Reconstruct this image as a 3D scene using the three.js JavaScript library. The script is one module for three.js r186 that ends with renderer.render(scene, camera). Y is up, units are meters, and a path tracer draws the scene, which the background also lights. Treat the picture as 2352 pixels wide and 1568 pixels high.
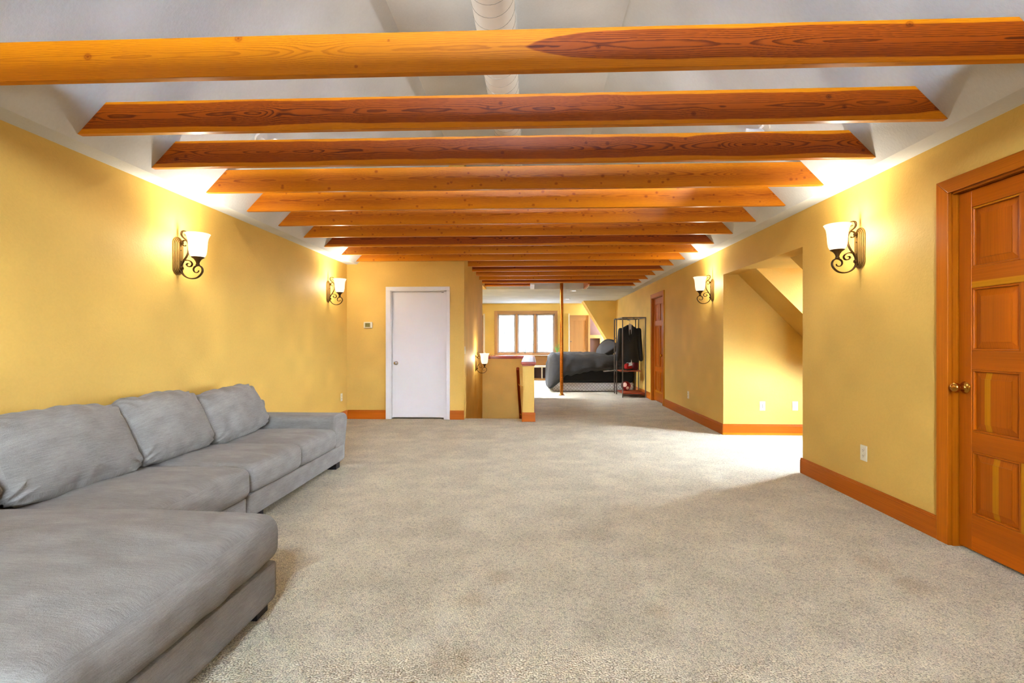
import * as THREE from 'three';
import { mergeGeometries } from 'three/addons/utils/BufferGeometryUtils.js';
import { RoundedBoxGeometry } from 'three/addons/geometries/RoundedBoxGeometry.js';
import { RectAreaLightUniformsLib } from 'three/addons/lights/RectAreaLightUniformsLib.js';

// ---------------------------------------------------------------- camera, sky, exposure
const scene = new THREE.Scene();
const W = 2352, H = 1568, F = 1115;
const camera = new THREE.PerspectiveCamera(2 * Math.atan(H / 2 / F) * 180 / Math.PI, W / H, 0.05, 400);
camera.position.set(0, 1.2, 0);
camera.rotation.y = Math.atan(44 / F);
camera.updateMatrixWorld();
const renderer = new THREE.WebGLRenderer({ antialias: true });
renderer.toneMapping = THREE.LinearToneMapping;
renderer.toneMappingExposure = 0.74;
renderer.shadowMap.enabled = true;
RectAreaLightUniformsLib.init();
scene.background = new THREE.Color(0.85, 0.97, 1.13);      // bright, even overcast sky
scene.backgroundIntensity = 190.0;
const WARM = new THREE.Color(1.0, 0.90, 0.74), SPOT_WHITE = new THREE.Color(1.0, 0.95, 0.88);
const SCONCE_UP = 1.45, SCONCE_ROUND = 1.1, SCONCE_GLOW = 1.15, SPOT_POWER = 7;

// ---------------------------------------------------------------- numbers of the room
const XL = -2.86, XR = 2.475, WH = 2.395, ZN = 2.0, TOP = 3.985, PITCH = 1.05, BAND = 0.16;
const ZD = -7.43;                 // wall with the white door
const XS = -1.03;                 // left wall of the stairwell
const ZK = -10.23;                // low wall at the back of the stairwell
const ZH = -11.1;                 // end of the vault
const ZW = -15.3;                 // window wall

// ---------------------------------------------------------------- helpers
let seed = 7;
const rnd = () => { seed = (seed * 1664525 + 1013904223) >>> 0; return seed / 4294967296; };
const rr = (a, b) => a + (b - a) * rnd();
const clamp = (x, a = 0, b = 1) => Math.min(b, Math.max(a, x));
const mix = (a, b, t) => a + (b - a) * t;
const smooth = (a, b, x) => { const t = clamp((x - a) / (b - a)); return t * t * (3 - 2 * t); };
function hash(x, y) { let h = (Math.imul(x, 374761393) + Math.imul(y, 668265263)) | 0; h = Math.imul(h ^ (h >>> 13), 1274126177); h ^= h >>> 16; return (h >>> 0) / 4294967296; }
function noise(x, y) {
  const i = Math.floor(x), j = Math.floor(y), f = x - i, g = y - j, u = f * f * (3 - 2 * f), v = g * g * (3 - 2 * g);
  return mix(mix(hash(i, j), hash(i + 1, j), u), mix(hash(i, j + 1), hash(i + 1, j + 1), u), v);
}
function pnoise(x, y, px, py) {    // repeats after px, py
  const m = (a, p) => ((a % p) + p) % p;
  const i = Math.floor(x), j = Math.floor(y), f = x - i, g = y - j, u = f * f * (3 - 2 * f), v = g * g * (3 - 2 * g);
  const h = (a, b) => hash(m(a, px), m(b, py));
  return mix(mix(h(i, j), h(i + 1, j), u), mix(h(i, j + 1), h(i + 1, j + 1), u), v);
}
const noise3 = (x, y, z) => (noise(x + 17.3, y + z * 0.71) + noise(y + 5.1, z - x * 0.63) + noise(z + 9.7, x + y * 0.57)) / 3;
function texture(w, h, fn, srgb = true, repeat = [1, 1]) {
  const d = new Uint8Array(w * h * 4), o = [0, 0, 0];
  for (let y = 0, k = 0; y < h; y++) for (let x = 0; x < w; x++, k += 4) {
    fn(x, y, o); d[k] = clamp(o[0], 0, 255); d[k + 1] = clamp(o[1], 0, 255); d[k + 2] = clamp(o[2], 0, 255); d[k + 3] = 255;
  }
  const t = new THREE.DataTexture(d, w, h, THREE.RGBAFormat);
  t.wrapS = t.wrapT = THREE.RepeatWrapping; t.magFilter = THREE.LinearFilter; t.minFilter = THREE.LinearMipmapLinearFilter; t.generateMipmaps = true;
  if (srgb) t.colorSpace = THREE.SRGBColorSpace;
  t.repeat.set(...repeat); t.needsUpdate = true;
  return t;
}
const used = {};
function numbered(n) { if (!(n in used)) { used[n] = 0; return n; } used[n]++; return n + '_' + String(used[n]).padStart(3, '0'); }
function shade(o) { o.castShadow = o.receiveShadow = true; return o; }
function mesh(name, geos, mat, parent) {
  const g = Array.isArray(geos) ? (geos.length > 1 ? mergeGeometries(geos.map(plain), false) : geos[0]) : geos;
  const m = shade(new THREE.Mesh(g, mat)); m.name = parent ? name : numbered(name); (parent || scene).add(m);
  return m;
}
function plain(g) { const p = g.index ? g.toNonIndexed() : g; for (const k of Object.keys(p.attributes)) if (!['position', 'normal', 'uv'].includes(k)) p.deleteAttribute(k); return p; }
function tag(o, label, category, group, kind) { o.userData.label = label; o.userData.category = category; if (group) o.userData.group = group; if (kind) o.userData.kind = kind; return o; }
const struct = (o, label, category) => tag(o, label, category, null, 'structure');
function thing(name, label, category, pos = [0, 0, 0], turn = 0, group, kind) {
  const o = new THREE.Group(); o.name = numbered(name); scene.add(o); o.position.set(...pos); o.rotation.y = turn;
  return tag(o, label, category, group, kind);
}
// uv in metres, v along the grain
function meters(g, grain = 'y', off = [0, 0]) {
  const p = g.attributes.position, n = g.attributes.normal, uv = new Float32Array(p.count * 2), ax = ['x', 'y', 'z'], gi = ax.indexOf(grain);
  for (let i = 0; i < p.count; i++) {
    const N = [Math.abs(n.getX(i)), Math.abs(n.getY(i)), Math.abs(n.getZ(i))], P = [p.getX(i), p.getY(i), p.getZ(i)];
    const d = N.indexOf(Math.max(...N)); let [a, b] = [0, 1, 2].filter(k => k !== d);
    if (a === gi) [a, b] = [b, a];
    uv[2 * i] = P[a] + off[0]; uv[2 * i + 1] = P[b] + off[1];
  }
  g.setAttribute('uv', new THREE.BufferAttribute(uv, 2)); return g;
}
// box between two corners
function box(a, b, grain = 'y', r = 0, off) {
  const s = [0, 1, 2].map(i => Math.abs(b[i] - a[i])), c = [0, 1, 2].map(i => (a[i] + b[i]) / 2);
  const g = r > 0 ? new RoundedBoxGeometry(s[0], s[1], s[2], 2, Math.min(r, Math.min(...s) / 2.01)) : new THREE.BoxGeometry(...s);
  g.translate(...c); return meters(plain(g), grain, off || [0, 0]);
}
const OFF = () => [rr(0, 3), rr(0, 3)];
// polygon in x-y pushed along z from z0 to z1
function prismZ(pts, z0, z1, grain = 'y', bevel = 0) {
  const s = new THREE.Shape(pts.map(p => new THREE.Vector2(...p)));
  const zl = Math.min(z0, z1), d = Math.abs(z1 - z0);
  const g = new THREE.ExtrudeGeometry(s, { depth: d - 2 * bevel, bevelEnabled: bevel > 0, bevelThickness: bevel, bevelSize: bevel, bevelOffset: -bevel, bevelSegments: 2, steps: 1, curveSegments: 12 });
  g.translate(0, 0, zl + bevel); return meters(plain(g), grain);
}
// wall in a plane with rectangular holes: span a0..a1 along axis, y0..y1, thickness t0..t1 on the other axis
function wallGeo(axis, a0, a1, y0, y1, t0, t1, holes = []) {
  const cuts = [...new Set([a0, a1, ...holes.flatMap(h => [h[0], h[1]])])].filter(v => v >= a0 && v <= a1).sort((p, q) => p - q), out = [];
  for (let i = 0; i + 1 < cuts.length; i++) {
    const m = (cuts[i] + cuts[i + 1]) / 2; let spans = [[y0, y1]];
    for (const h of holes) if (m > h[0] && m < h[1]) spans = spans.flatMap(([p, q]) => [[p, Math.min(q, h[2])], [Math.max(p, h[3]), q]].filter(([u, v]) => v - u > 1e-6));
    for (const [p, q] of spans) out.push(axis === 'z' ? box([t0, p, cuts[i]], [t1, q, cuts[i + 1]]) : box([cuts[i], p, t0], [cuts[i + 1], q, t1]));
  }
  return out;
}
function tube(pts, r, seg = 40, rad = 8, closed = false) {
  return plain(new THREE.TubeGeometry(new THREE.CatmullRomCurve3(pts.map(p => new THREE.Vector3(...p)), closed), seg, r, rad, closed));
}
function lathe(pts, seg = 32) { return plain(new THREE.LatheGeometry(pts.map(p => new THREE.Vector2(...p)), seg)); }
function cyl(r0, r1, h, pos, seg = 24, rot) { const g = new THREE.CylinderGeometry(r1, r0, h, seg); if (rot) g.rotateX(rot[0]).rotateY(rot[1]).rotateZ(rot[2]); g.translate(...pos); return plain(g); }
function smoothNormals(g) {
  const p = g.attributes.position, acc = new Map(), key = i => Math.round(p.getX(i) * 2e4) + ',' + Math.round(p.getY(i) * 2e4) + ',' + Math.round(p.getZ(i) * 2e4);
  const a = new THREE.Vector3(), b = new THREE.Vector3(), c = new THREE.Vector3(), idx = g.index, nt = idx ? idx.count : p.count;
  const keys = []; for (let i = 0; i < p.count; i++) keys.push(key(i));
  for (let i = 0; i < nt; i += 3) {
    const t = [0, 1, 2].map(k => idx ? idx.getX(i + k) : i + k);
    a.fromBufferAttribute(p, t[0]); b.fromBufferAttribute(p, t[1]); c.fromBufferAttribute(p, t[2]);
    b.sub(a); c.sub(a); b.cross(c);
    for (const v of t) { const e = acc.get(keys[v]); if (e) e.add(b); else acc.set(keys[v], b.clone()); }
  }
  const n = new Float32Array(p.count * 3);
  for (let i = 0; i < p.count; i++) { const v = acc.get(keys[i]); const l = v ? v.length() || 1 : 1; n[3 * i] = v ? v.x / l : 0; n[3 * i + 1] = v ? v.y / l : 1; n[3 * i + 2] = v ? v.z / l : 0; }
  g.setAttribute('normal', new THREE.BufferAttribute(n, 3)); return g;
}
// upholstered block: rounded box that swells, with folds; shape(p, q) may bend it further (p metres, q in -1..1)
function soft(w, h, d, r, { seg = 28, bulge = [0, 0, 0], fold = 0.003, scale = 9, stretch = [1, 1, 1], shape } = {}) {
  const g = new THREE.BoxGeometry(2, 2, 2, seg, seg, seg), p = g.attributes.position, n = g.attributes.normal, uv = g.attributes.uv, hd = [w / 2, h / 2, d / 2];
  const so = [rr(0, 50), rr(0, 50), rr(0, 50)];
  for (let i = 0; i < p.count; i++) {
    const q = [p.getX(i), p.getY(i), p.getZ(i)], N = [n.getX(i), n.getY(i), n.getZ(i)];
    const e = q.map((v, k) => { const t = Math.sign(v) * (1 - Math.pow(1 - Math.abs(v), 1.35)); return t * hd[k]; });
    const c = e.map((v, k) => clamp(v, -hd[k] + r, hd[k] - r)), dv = e.map((v, k) => v - c[k]), L = Math.hypot(...dv) || 1;
    const P = c.map((v, k) => v + dv[k] / L * r), q2 = P.map((v, k) => v / hd[k]);
    for (let k = 0; k < 3; k++) { const [a, b] = [0, 1, 2].filter(m => m !== k); P[k] += q2[k] * bulge[k] * (1 - q2[a] ** 2) * (1 - q2[b] ** 2); }
    const f = (noise3(P[0] * scale * stretch[0] + so[0], P[1] * scale * stretch[1] + so[1], P[2] * scale * stretch[2] + so[2]) - 0.5) * 2 * fold;
    for (let k = 0; k < 3; k++) P[k] += dv[k] / L * f;
    if (shape) shape(P, q2);
    p.setXYZ(i, ...P);
    const D = N.map(Math.abs).indexOf(1), [a, b] = [0, 1, 2].filter(m => m !== D);
    const [ua, ub] = a === 1 ? [b, a] : [a, b];
    uv.setXY(i, e[ua], e[ub]);
  }
  return plain(smoothNormals(g));
}
const place = (g, pos, rot = [0, 0, 0]) => { g.rotateX(rot[0]); g.rotateY(rot[1]); g.rotateZ(rot[2]); g.translate(...pos); return g; };

// ---------------------------------------------------------------- surfaces
const std = o => new THREE.MeshStandardMaterial(o), phys = o => new THREE.MeshPhysicalMaterial(o);
const S = (r, g, b) => new THREE.Color().setRGB(r / 255, g / 255, b / 255, THREE.SRGBColorSpace);
const peel = texture(512, 512, (x, y, o) => { const v = 255 * (0.55 * pnoise(x / 8, y / 8, 64, 64) + 0.45 * pnoise(x / 3.2, y / 3.2, 160, 160)); o[0] = o[1] = o[2] = v; }, false, [1.6, 1.6]);
const paintMap = texture(512, 512, (x, y, o) => { const v = 236 + 15 * pnoise(x / 64, y / 64, 8, 8) + 4 * pnoise(x / 3, y / 3, 170, 170) * 1; o[0] = o[1] = o[2] = v; }, true, [0.55, 0.55]);
const M = {};
M.yellow = std({ color: S(240, 198, 98), map: paintMap, bumpMap: peel, bumpScale: 0.0008, roughness: 0.62 });
M.white = std({ color: S(240, 248, 255), map: paintMap, bumpMap: peel, bumpScale: 0.0009, roughness: 0.85 });
M.whitePaint = std({ color: S(240, 241, 244), roughness: 0.42 });
// carpet: looped pile, pale yarn with darker gaps
const NC = 1024;
const cells = []; { const n = 112; for (let j = 0; j < n; j++) for (let i = 0; i < n; i++) cells.push([i + hash(i + 900, j) * 0.9, j + hash(i, j + 700) * 0.9, hash(i + 31, j + 77)]); }
const pile = new Float32Array(NC * NC), tone = new Float32Array(NC * NC);
for (let y = 0; y < NC; y++) for (let x = 0; x < NC; x++) {
  const n = 112, u = x / NC * n, v = y / NC * n, i0 = Math.floor(u), j0 = Math.floor(v); let d1 = 9, t1 = 0, d2 = 9, d3 = 9;
  for (let j = -1; j <= 1; j++) for (let i = -1; i <= 1; i++) {
    const c = cells[((j0 + j + n) % n) * n + (i0 + i + n) % n];
    let dx = c[0] - u, dy = c[1] - v; dx -= Math.round(dx / n) * n; dy -= Math.round(dy / n) * n;
    const d = Math.hypot(dx, dy * 1.15); if (d < d1) { d3 = d2; d2 = d1; d1 = d; t1 = c[2]; } else if (d < d2) { d3 = d2; d2 = d; } else if (d < d3) d3 = d;
  }
  pile[y * NC + x] = clamp((d3 - d1) * 1.5) * 0.62 + clamp((d2 - d1) * 1.6) * 0.26 + 0.12 * (1 - d1); tone[y * NC + x] = t1;
}
const carpetMap = texture(NC, NC, (x, y, o) => {
  const p = pile[y * NC + x], t = tone[y * NC + x], e = smooth(0.06, 0.40, p), fine = hash(x * 3 + 1, y * 5 + 2);
  const fleck = t > 0.9 ? 0.84 : 1;
  const big = 0.955 + 0.075 * pnoise(x / 128, y / 128, 8, 8);
  const k = mix(0.53, 0.94, e) * (0.94 + 0.11 * t) * fleck * (0.95 + 0.08 * fine) * big;
  o[0] = 255 * k; o[1] = 245 * k * mix(0.98, 1, e); o[2] = 216 * k * mix(0.93, 1, e);
}, true, [1.0, 1.0]);
const carpetBump = texture(NC, NC, (x, y, o) => { o[0] = o[1] = o[2] = 255 * smooth(0.02, 0.75, pile[y * NC + x]); }, false, [1.0, 1.0]);
M.carpet = std({ vertexColors: true, map: carpetMap, bumpMap: carpetBump, bumpScale: 0.006, roughness: 1 });
M.stairCarpet = std({ map: carpetMap, bumpMap: carpetBump, bumpScale: 0.006, roughness: 1 });
// straight-grained fir for doors and trim
const firMap = texture(1024, 1024, (x, y, o) => {
  const u = x / 1024, v = y / 1024, w = pnoise(u * 6, v * 2, 6, 2) * 0.9 + pnoise(u * 30, v * 3, 30, 3) * 0.16;
  const ring = 0.5 + 0.5 * Math.sin(6.28318 * (u * 150 + w * 3)), fibre = pnoise(u * 340, v * 9, 340, 9), broad = pnoise(u * 9, v * 1, 9, 1);
  const sap = smooth(0.86, 0.92, pnoise(u * 11 + 3, v * 1 + 0.2, 11, 1));
  const k = 0.85 + 0.05 * ring + 0.09 * fibre + 0.16 * (broad - 0.5);
  o[0] = mix(214, 240, sap) * k; o[1] = mix(119, 172, sap) * k * (0.96 + 0.06 * ring); o[2] = mix(20, 34, sap) * k * (0.9 + 0.2 * fibre);
}, true, [1 / 0.9, 1 / 1.8]);
const firTan = texture(512, 512, (x, y, o) => { const u = x / 512, v = y / 512, k = 0.82 + 0.08 * pnoise(u * 170, v * 6, 170, 6) + 0.12 * pnoise(u * 8, v * 1, 8, 1); o[0] = 190 * k; o[1] = 136 * k; o[2] = 72 * k; }, true, [1 / 0.6, 1 / 1.2]);
const wood = (c, rough = 0.36) => phys({ color: c, map: firMap, roughness: rough, clearcoat: 0.12, clearcoatRoughness: 0.22, specularIntensity: 0.5 });
M.doorFir = wood(S(236, 216, 150), 0.34);
M.trimFir = wood(S(238, 234, 175), 0.36);
M.baseFir = wood(S(250, 238, 255), 0.38);
M.paleFir = std({ color: S(255, 250, 240), map: firMap, roughness: 0.5 });
M.redFir = wood(S(215, 140, 110), 0.22);
M.brass = std({ color: S(214, 160, 70), metalness: 1, roughness: 0.17 });
M.poleBrass = std({ color: S(196, 128, 52), metalness: 1, roughness: 0.22 });
M.chrome = std({ color: S(190, 190, 192), metalness: 1, roughness: 0.16 });
M.bronze = std({ color: S(138, 108, 54), metalness: 0.6, roughness: 0.45 });
M.bronzeDark = std({ color: S(84, 62, 34), metalness: 0.7, roughness: 0.42 });
M.plastic = std({ color: S(240, 232, 205), roughness: 0.4 });
M.slot = std({ color: S(70, 62, 48), roughness: 0.6 });
M.glass = phys({ color: 0xffffff, roughness: 0, transmission: 1, thickness: 0, ior: 1.5 });
M.darkSteel = std({ color: S(92, 84, 76), metalness: 0.45, roughness: 0.45 });
M.ductWhite = std({ color: S(238, 238, 236), roughness: 0.5 });
M.seamGrey = std({ color: S(176, 176, 174), roughness: 0.6 });
M.gasket = std({ color: S(120, 122, 124), roughness: 0.6 });

// ---------------------------------------------------------------- shell
const T = 0.12;
// floor with the stairwell left open
// worn and stained patches of the carpet, woven in as a tint at each point
const STAINS = [[-0.26, -2.23, 0.10], [-0.29, -1.82, 0.12], [-0.17, -2.47, 0.09], [1.86, -2.70, 0.13], [1.88, -2.46, 0.12], [0.56, -2.18, 0.08]];
function worn(x, z) {
  let k = 1 - 0.075 * smooth(0.52, 0.75, noise(x * 2.3 + 11, z * 2.3 + 5) * 0.6 + noise(x * 7.1, z * 7.1) * 0.4), b = 0;
  for (const [sx, sz, r] of STAINS) { const d = Math.hypot(x - sx, z - sz) / r + 0.9 * (noise(x * 26 + sx * 9, z * 26) - 0.5); b = Math.max(b, 1 - smooth(0.35, 1, d)); }
  return [k * (1 - 0.13 * b), k * (1 - 0.17 * b), k * (1 - 0.21 * b)];
}
const mainFloor = (() => { const w = XR + 0.01 - XL + T, d = ZN + T - ZD + T, g = new THREE.BoxGeometry(w, 0.2, d, 150, 1, 250); g.translate(XL - T + w / 2, -0.1, ZD - T + d / 2); return meters(plain(g), 'z'); })();
const floor = struct(mesh('floor', [
  mainFloor,
  box([XL - T, -0.2, ZK], [XS - 0.04, 0, ZD - T], 'z'),
  box([-0.09, -0.2, ZK - 0.1], [XR + 0.01, 0, ZD - T], 'z'),
  box([XL - T, -0.2, ZW - T], [XR + 0.01, 0, ZK - 0.1], 'z'),
  box([XR + 0.01, -0.2, -6.48], [4.34, 0, -4.41], 'z'),
  box([XR + 0.01, -0.2, -3.1], [XR + 0.3, 0, -2.0], 'z'),
  box([XR + 0.01, -0.2, -10.15], [XR + 0.3, 0, -9.05], 'z')], M.carpet), 'pale beige looped pile carpet across the whole attic floor', 'floor');
{
  const p = floor.geometry.attributes.position, c = new Float32Array(p.count * 3);
  for (let i = 0; i < p.count; i++) c.set(worn(p.getX(i), p.getZ(i)), i * 3);
  floor.geometry.setAttribute('color', new THREE.BufferAttribute(c, 3));
}

const DZ0 = -2.965, DZ1 = -2.115, DH = 2.078;              // opening of the near panelled door
const FZ0 = -10.03, FZ1 = -9.19;                            // far panelled door
const AZ0 = -6.36, AZ1 = -4.53, AY = 2.063;                 // alcove opening
struct(mesh('wall_left', wallGeo('z', ZW - T, ZN + T, 0, WH, XL - T, XL), M.yellow), 'long yellow wall behind the grey sofa', 'wall');
struct(mesh('wall_right', [...wallGeo('z', -14.42, ZN + T, 0, WH, XR, XR + T, [[DZ0, DZ1, -1, DH], [AZ0, AZ1, -1, AY], [FZ0, FZ1, -1, DH]])], M.yellow), 'yellow wall with alcove opening and wooden doors', 'wall');
struct(mesh('wall_near', wallGeo('x', XL - T, XR + T, 0, TOP + 0.1, ZN, ZN + T, [[-0.55, 0.25, 1.0, 1.9], [-0.75, 0.45, 2.75, 3.65]]), M.yellow), 'yellow end wall with a wide window', 'wall');
struct(mesh('wall_behind_doors', [box([XR + 0.30, -0.2, DZ0 - 0.2], [XR + 0.36, 2.4, DZ1 + 0.2]), box([XR + 0.30, -0.2, FZ0 - 0.2], [XR + 0.36, 2.4, FZ1 + 0.2]), ...[[DZ0 - 0.2, DZ0 - 0.14], [DZ1 + 0.14, DZ1 + 0.2], [FZ0 - 0.2, FZ0 - 0.14], [FZ1 + 0.14, FZ1 + 0.2]].map(([p, q]) => box([XR + T, -0.2, p], [XR + 0.36, 2.4, q])), box([XR + T, 2.3, DZ0 - 0.2], [XR + 0.36, 2.4, DZ1 + 0.2]), box([XR + T, 2.3, FZ0 - 0.2], [XR + 0.36, 2.4, FZ1 + 0.2]), box([-2.5, -0.2, ZD - 0.5], [-1.15, 2.3, ZD - 0.42])], M.yellow), 'closed space behind the doors', 'wall');
const HX0 = -2.174, HX1 = -1.30, HY = 1.985;
struct(mesh('wall_door', wallGeo('x', XL - T, XS, 0, TOP + 0.1, ZD - T, ZD, [[HX0, HX1, -1, HY]]), M.yellow), 'yellow wall holding the plain white door and thermostat', 'wall');
struct(mesh('wall_stair', [box([XS - T, -2.6, ZK - 0.02], [XS, WH, ZD - T]), box([XS - T, WH, ZH - 0.1], [XS, TOP + 0.1, ZD - T])], M.yellow), 'yellow wall beside the stairwell with a low sconce', 'wall');
struct(mesh('wall_closet', [box([XL - T, 0, ZK - 0.17], [XS - T, WH, ZK - 0.05]), box([XL - T, WH, ZK - 0.17], [XS - T, WH + 0.12, ZD - T])], M.yellow), 'yellow wall hidden behind the stairwell', 'wall');
// low walls round the stairwell
const KX0 = -0.124, KX1 = 0.046, KY = 0.845;
struct(mesh('wall_stair_right', [box([KX0, -2.6, ZK - 0.17], [KX1, 0, -7.5]), box([KX0, 0, ZK - 0.17], [KX1, KY, -7.27])], M.yellow), 'low yellow wall along the stairwell ending toward the room', 'wall');
struct(mesh('wall_stair_back', [box([XS, -2.6, ZK - 0.17], [KX0, KY, ZK])], M.yellow), 'low yellow wall across the back of the stairwell', 'wall');
struct(mesh('wall_stair_near', [box([XS, -2.6, ZD - T - 0.02], [KX0, -0.2, ZD - 0.02])], M.yellow), 'yellow wall below the floor edge of the stairwell', 'wall');
const cap = (name, a, b, label) => struct(mesh(name, [box(a, b, b[2] - a[2] > 1 ? 'z' : 'x', 0.008, OFF()), box([a[0] + 0.018, a[1] - 0.022, a[2] + (b[2] - a[2] > 1 ? 0.018 : 0.018)], [b[0] - 0.018, a[1] + 0.004, b[2] - 0.018], 'z', 0.006, OFF())], M.redFir), label, 'trim');
cap('trim_1', [KX0 - 0.028, KY + 0.012, ZK - 0.2], [KX1 + 0.028, KY + 0.052, -7.235], 'glossy reddish wooden cap on the low wall beside the stairwell');
cap('trim_2', [XS, KY + 0.012, ZK - 0.2], [KX0 - 0.028, KY + 0.052, ZK + 0.03], 'reddish wooden cap on the low wall behind the stairwell');
// stairs going down
{
  const st = thing('staircase', 'carpeted stairs going down between the low walls', 'stairs', [0, 0, 0], 0, null, 'structure');
  for (let k = 0; k < 10; k++) mesh('step', box([XS, -2.6, ZD - 0.02 - T - 0.26 * (k + 1)], [KX0, -0.19 * (k + 1), ZD - 0.02 - T - 0.26 * k], 'x'), M.stairCarpet, st);
}
// far end: window wall and the slanted wall in front of it
struct(mesh('wall_far', [...wallGeo('x', XL - T, XR + T, 0, WH, ZW - T, ZW, [[-1.075, 0.745, 0.82, 2.08]])], M.yellow), 'yellow end wall with the triple window behind the bed', 'wall');
struct(mesh('wall_far_right', prismZ([[1.535, WH], [2.275, 1.17], [2.47, 0.85], [2.47, 0], [XR + T, 0], [XR + T, WH]], -14.9, -14.35), M.yellow), 'yellow wall with a slanted edge beside the built-in cupboard', 'wall');
// ceilings
const XA = XL + BAND, XB = XR - BAND, XTL = XA + (TOP - WH) / PITCH, XTR = XB - (TOP - WH) / PITCH;
struct(mesh('ceiling', box([XTL - 0.1, TOP, ZH - T], [XTR + 0.1, TOP + 0.15, ZN + T]), M.white), 'flat white middle of the vaulted ceiling above the duct', 'ceiling');
struct(mesh('ceiling_slope_left', prismZ([[XL - T, WH], [XA, WH], [XTL, TOP], [XTL, TOP + 0.15], [XL - T, TOP + 0.15]], ZD - 0.06, ZN + T), M.white), 'white ceiling slope above the sofa wall', 'ceiling');
struct(mesh('ceiling_slope_right', prismZ([[XR + T, WH], [XB, WH], [XTR, TOP], [XTR, TOP + 0.15], [XR + T, TOP + 0.15]], ZH - T, ZN + T), M.white), 'white ceiling slope above the alcove wall', 'ceiling');
struct(mesh('wall_vault_end', box([XS - T, WH + 0.15, ZH - 0.1], [XTR + 1.6, TOP, ZH]), M.white), 'white end wall closing the vault above the bed', 'wall');
struct(mesh('ceiling_far', box([XL - T, WH, ZW - T], [XR + T, WH + 0.15, ZH]), M.white), 'flat white ceiling with small recessed lights above the bed', 'ceiling');
// alcove under the roof with its narrow dormer
const GZ0 = -5.85, GZ1 = -5.10, GX = 4.2;
const roofPoly = [[2.66, AY], [GX + 0.1, AY - (GX + 0.1 - 2.66)], [GX + 0.14, 2.3], [XR + T, 2.3], [XR + T, AY]];
struct(mesh('wall_alcove', [
  box([XR + T, 0, AZ0 - T], [GX + 0.14, 2.3, AZ0]), box([XR + T, 0, AZ1], [GX + 0.14, 2.3, AZ1 + T]),
  box([GX, 0, AZ0], [GX + T, 0.60, AZ1]), box([GX + 0.02, 0.60, GZ0], [GX + T, AY, (GZ0 + GZ1) / 2 - 0.33]), box([GX + 0.02, 0.60, (GZ0 + GZ1) / 2 + 0.33], [GX + T, AY, GZ1]), box([GX + 0.02, 2.02, GZ0], [GX + T, AY, GZ1]),
  prismZ(roofPoly, AZ0, GZ0), prismZ(roofPoly, GZ1, AZ1), box([XR + T, AY, GZ0], [GX + 0.14, 2.3, GZ1])], M.yellow), 'yellow alcove with sloping ceiling and narrow dormer', 'wall');

// ---------------------------------------------------------------- windows
function windowUnit(name, label, w, h, n, pos, turn, matFrame, matSash, opts = {}) {   // centred at the base of the opening, facing +z
  const o = thing(name, label, 'window', pos, turn, null, 'structure'), cw = 0.085, D = 0.10;
  if (!opts.noCasing) for (const [a, b, g] of [[[-w / 2 - cw, -cw, 0], [-w / 2, h + cw, 0.022], 'y'], [[w / 2, -cw, 0], [w / 2 + cw, h + cw, 0.022], 'y'], [[-w / 2, h, 0], [w / 2, h + cw, 0.024], 'x'], [[-w / 2, -cw, 0], [w / 2, 0, 0.03], 'x']]) mesh('casing', box(a, b, g, 0.004, OFF()), matFrame, o);
  mesh('jamb', [box([-w / 2, 0, -D], [-w / 2 + 0.02, h, 0.004]), box([w / 2 - 0.02, 0, -D], [w / 2, h, 0.004]), box([-w / 2, h - 0.02, -D], [w / 2, h, 0.004], 'x'), box([-w / 2, 0, -D], [w / 2, 0.02, 0.004], 'x')], matFrame, o);
  const pw = (w - 0.04) / n, sw = 0.038;
  for (let k = 0; k < n; k++) {
    const x0 = -w / 2 + 0.02 + k * pw + (k ? 0.03 : 0), x1 = -w / 2 + 0.02 + (k + 1) * pw - (k < n - 1 ? 0.03 : 0);
    if (k < n - 1) mesh('mullion', box([x1, 0.02, -D], [x1 + 0.06, h - 0.02, -0.012], 'y', 0.004, OFF()), matFrame, o);
    const s = mesh('sash', [box([x0, 0.02, -0.075], [x0 + sw, h - 0.02, -0.03]), box([x1 - sw, 0.02, -0.075], [x1, h - 0.02, -0.03]), box([x0, h - 0.02 - sw, -0.075], [x1, h - 0.02, -0.03], 'x'), box([x0, 0.02, -0.075], [x1, 0.02 + sw, -0.03], 'x')], matSash, o);
    mesh('gasket', [box([x0 + sw, 0.02 + sw, -0.062], [x0 + sw + 0.008, h - 0.02 - sw, -0.044]), box([x1 - sw - 0.008, 0.02 + sw, -0.062], [x1 - sw, h - 0.02 - sw, -0.044])], M.gasket, s);
    mesh('pane', box([x0 + sw - 0.005, 0.02 + sw - 0.005, -0.056], [x1 - sw + 0.005, h - 0.015 - sw, -0.052]), M.glass, s);
  }
  return o;
}
M.tanTrim = std({ color: S(232, 232, 232), map: firTan, roughness: 0.5 });
M.sash = std({ color: S(196, 188, 182), roughness: 0.5 });
const wfar = windowUnit('window_1', 'triple casement window with wooden casing behind the bed', 1.82, 1.26, 3, [-0.165, 0.82, ZW], 0, M.tanTrim, M.sash);
mesh('crank', [cyl(0.035, 0.03, 0.02, [-0.02, 0.03, -0.02], 16), box([-0.028, 0.04, -0.02], [-0.012, 0.12, -0.012], 'y', 0.003)], std({ color: S(60, 70, 62), roughness: 0.5 }), wfar);
windowUnit('window_2', 'narrow dormer window lighting the alcove', 0.66, 1.42, 1, [GX + 0.02, 0.60, (GZ0 + GZ1) / 2], -Math.PI / 2, M.trimFir, M.sash, { noCasing: true });
windowUnit('window_3', 'wide triple window in the end wall', 0.8, 0.9, 2, [-0.15, 1.0, ZN], Math.PI, M.trimFir, M.sash);
windowUnit('window_4', 'high double window in the gable above the beams', 1.2, 0.9, 2, [-0.15, 2.75, ZN], Math.PI, M.trimFir, M.sash);

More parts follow.
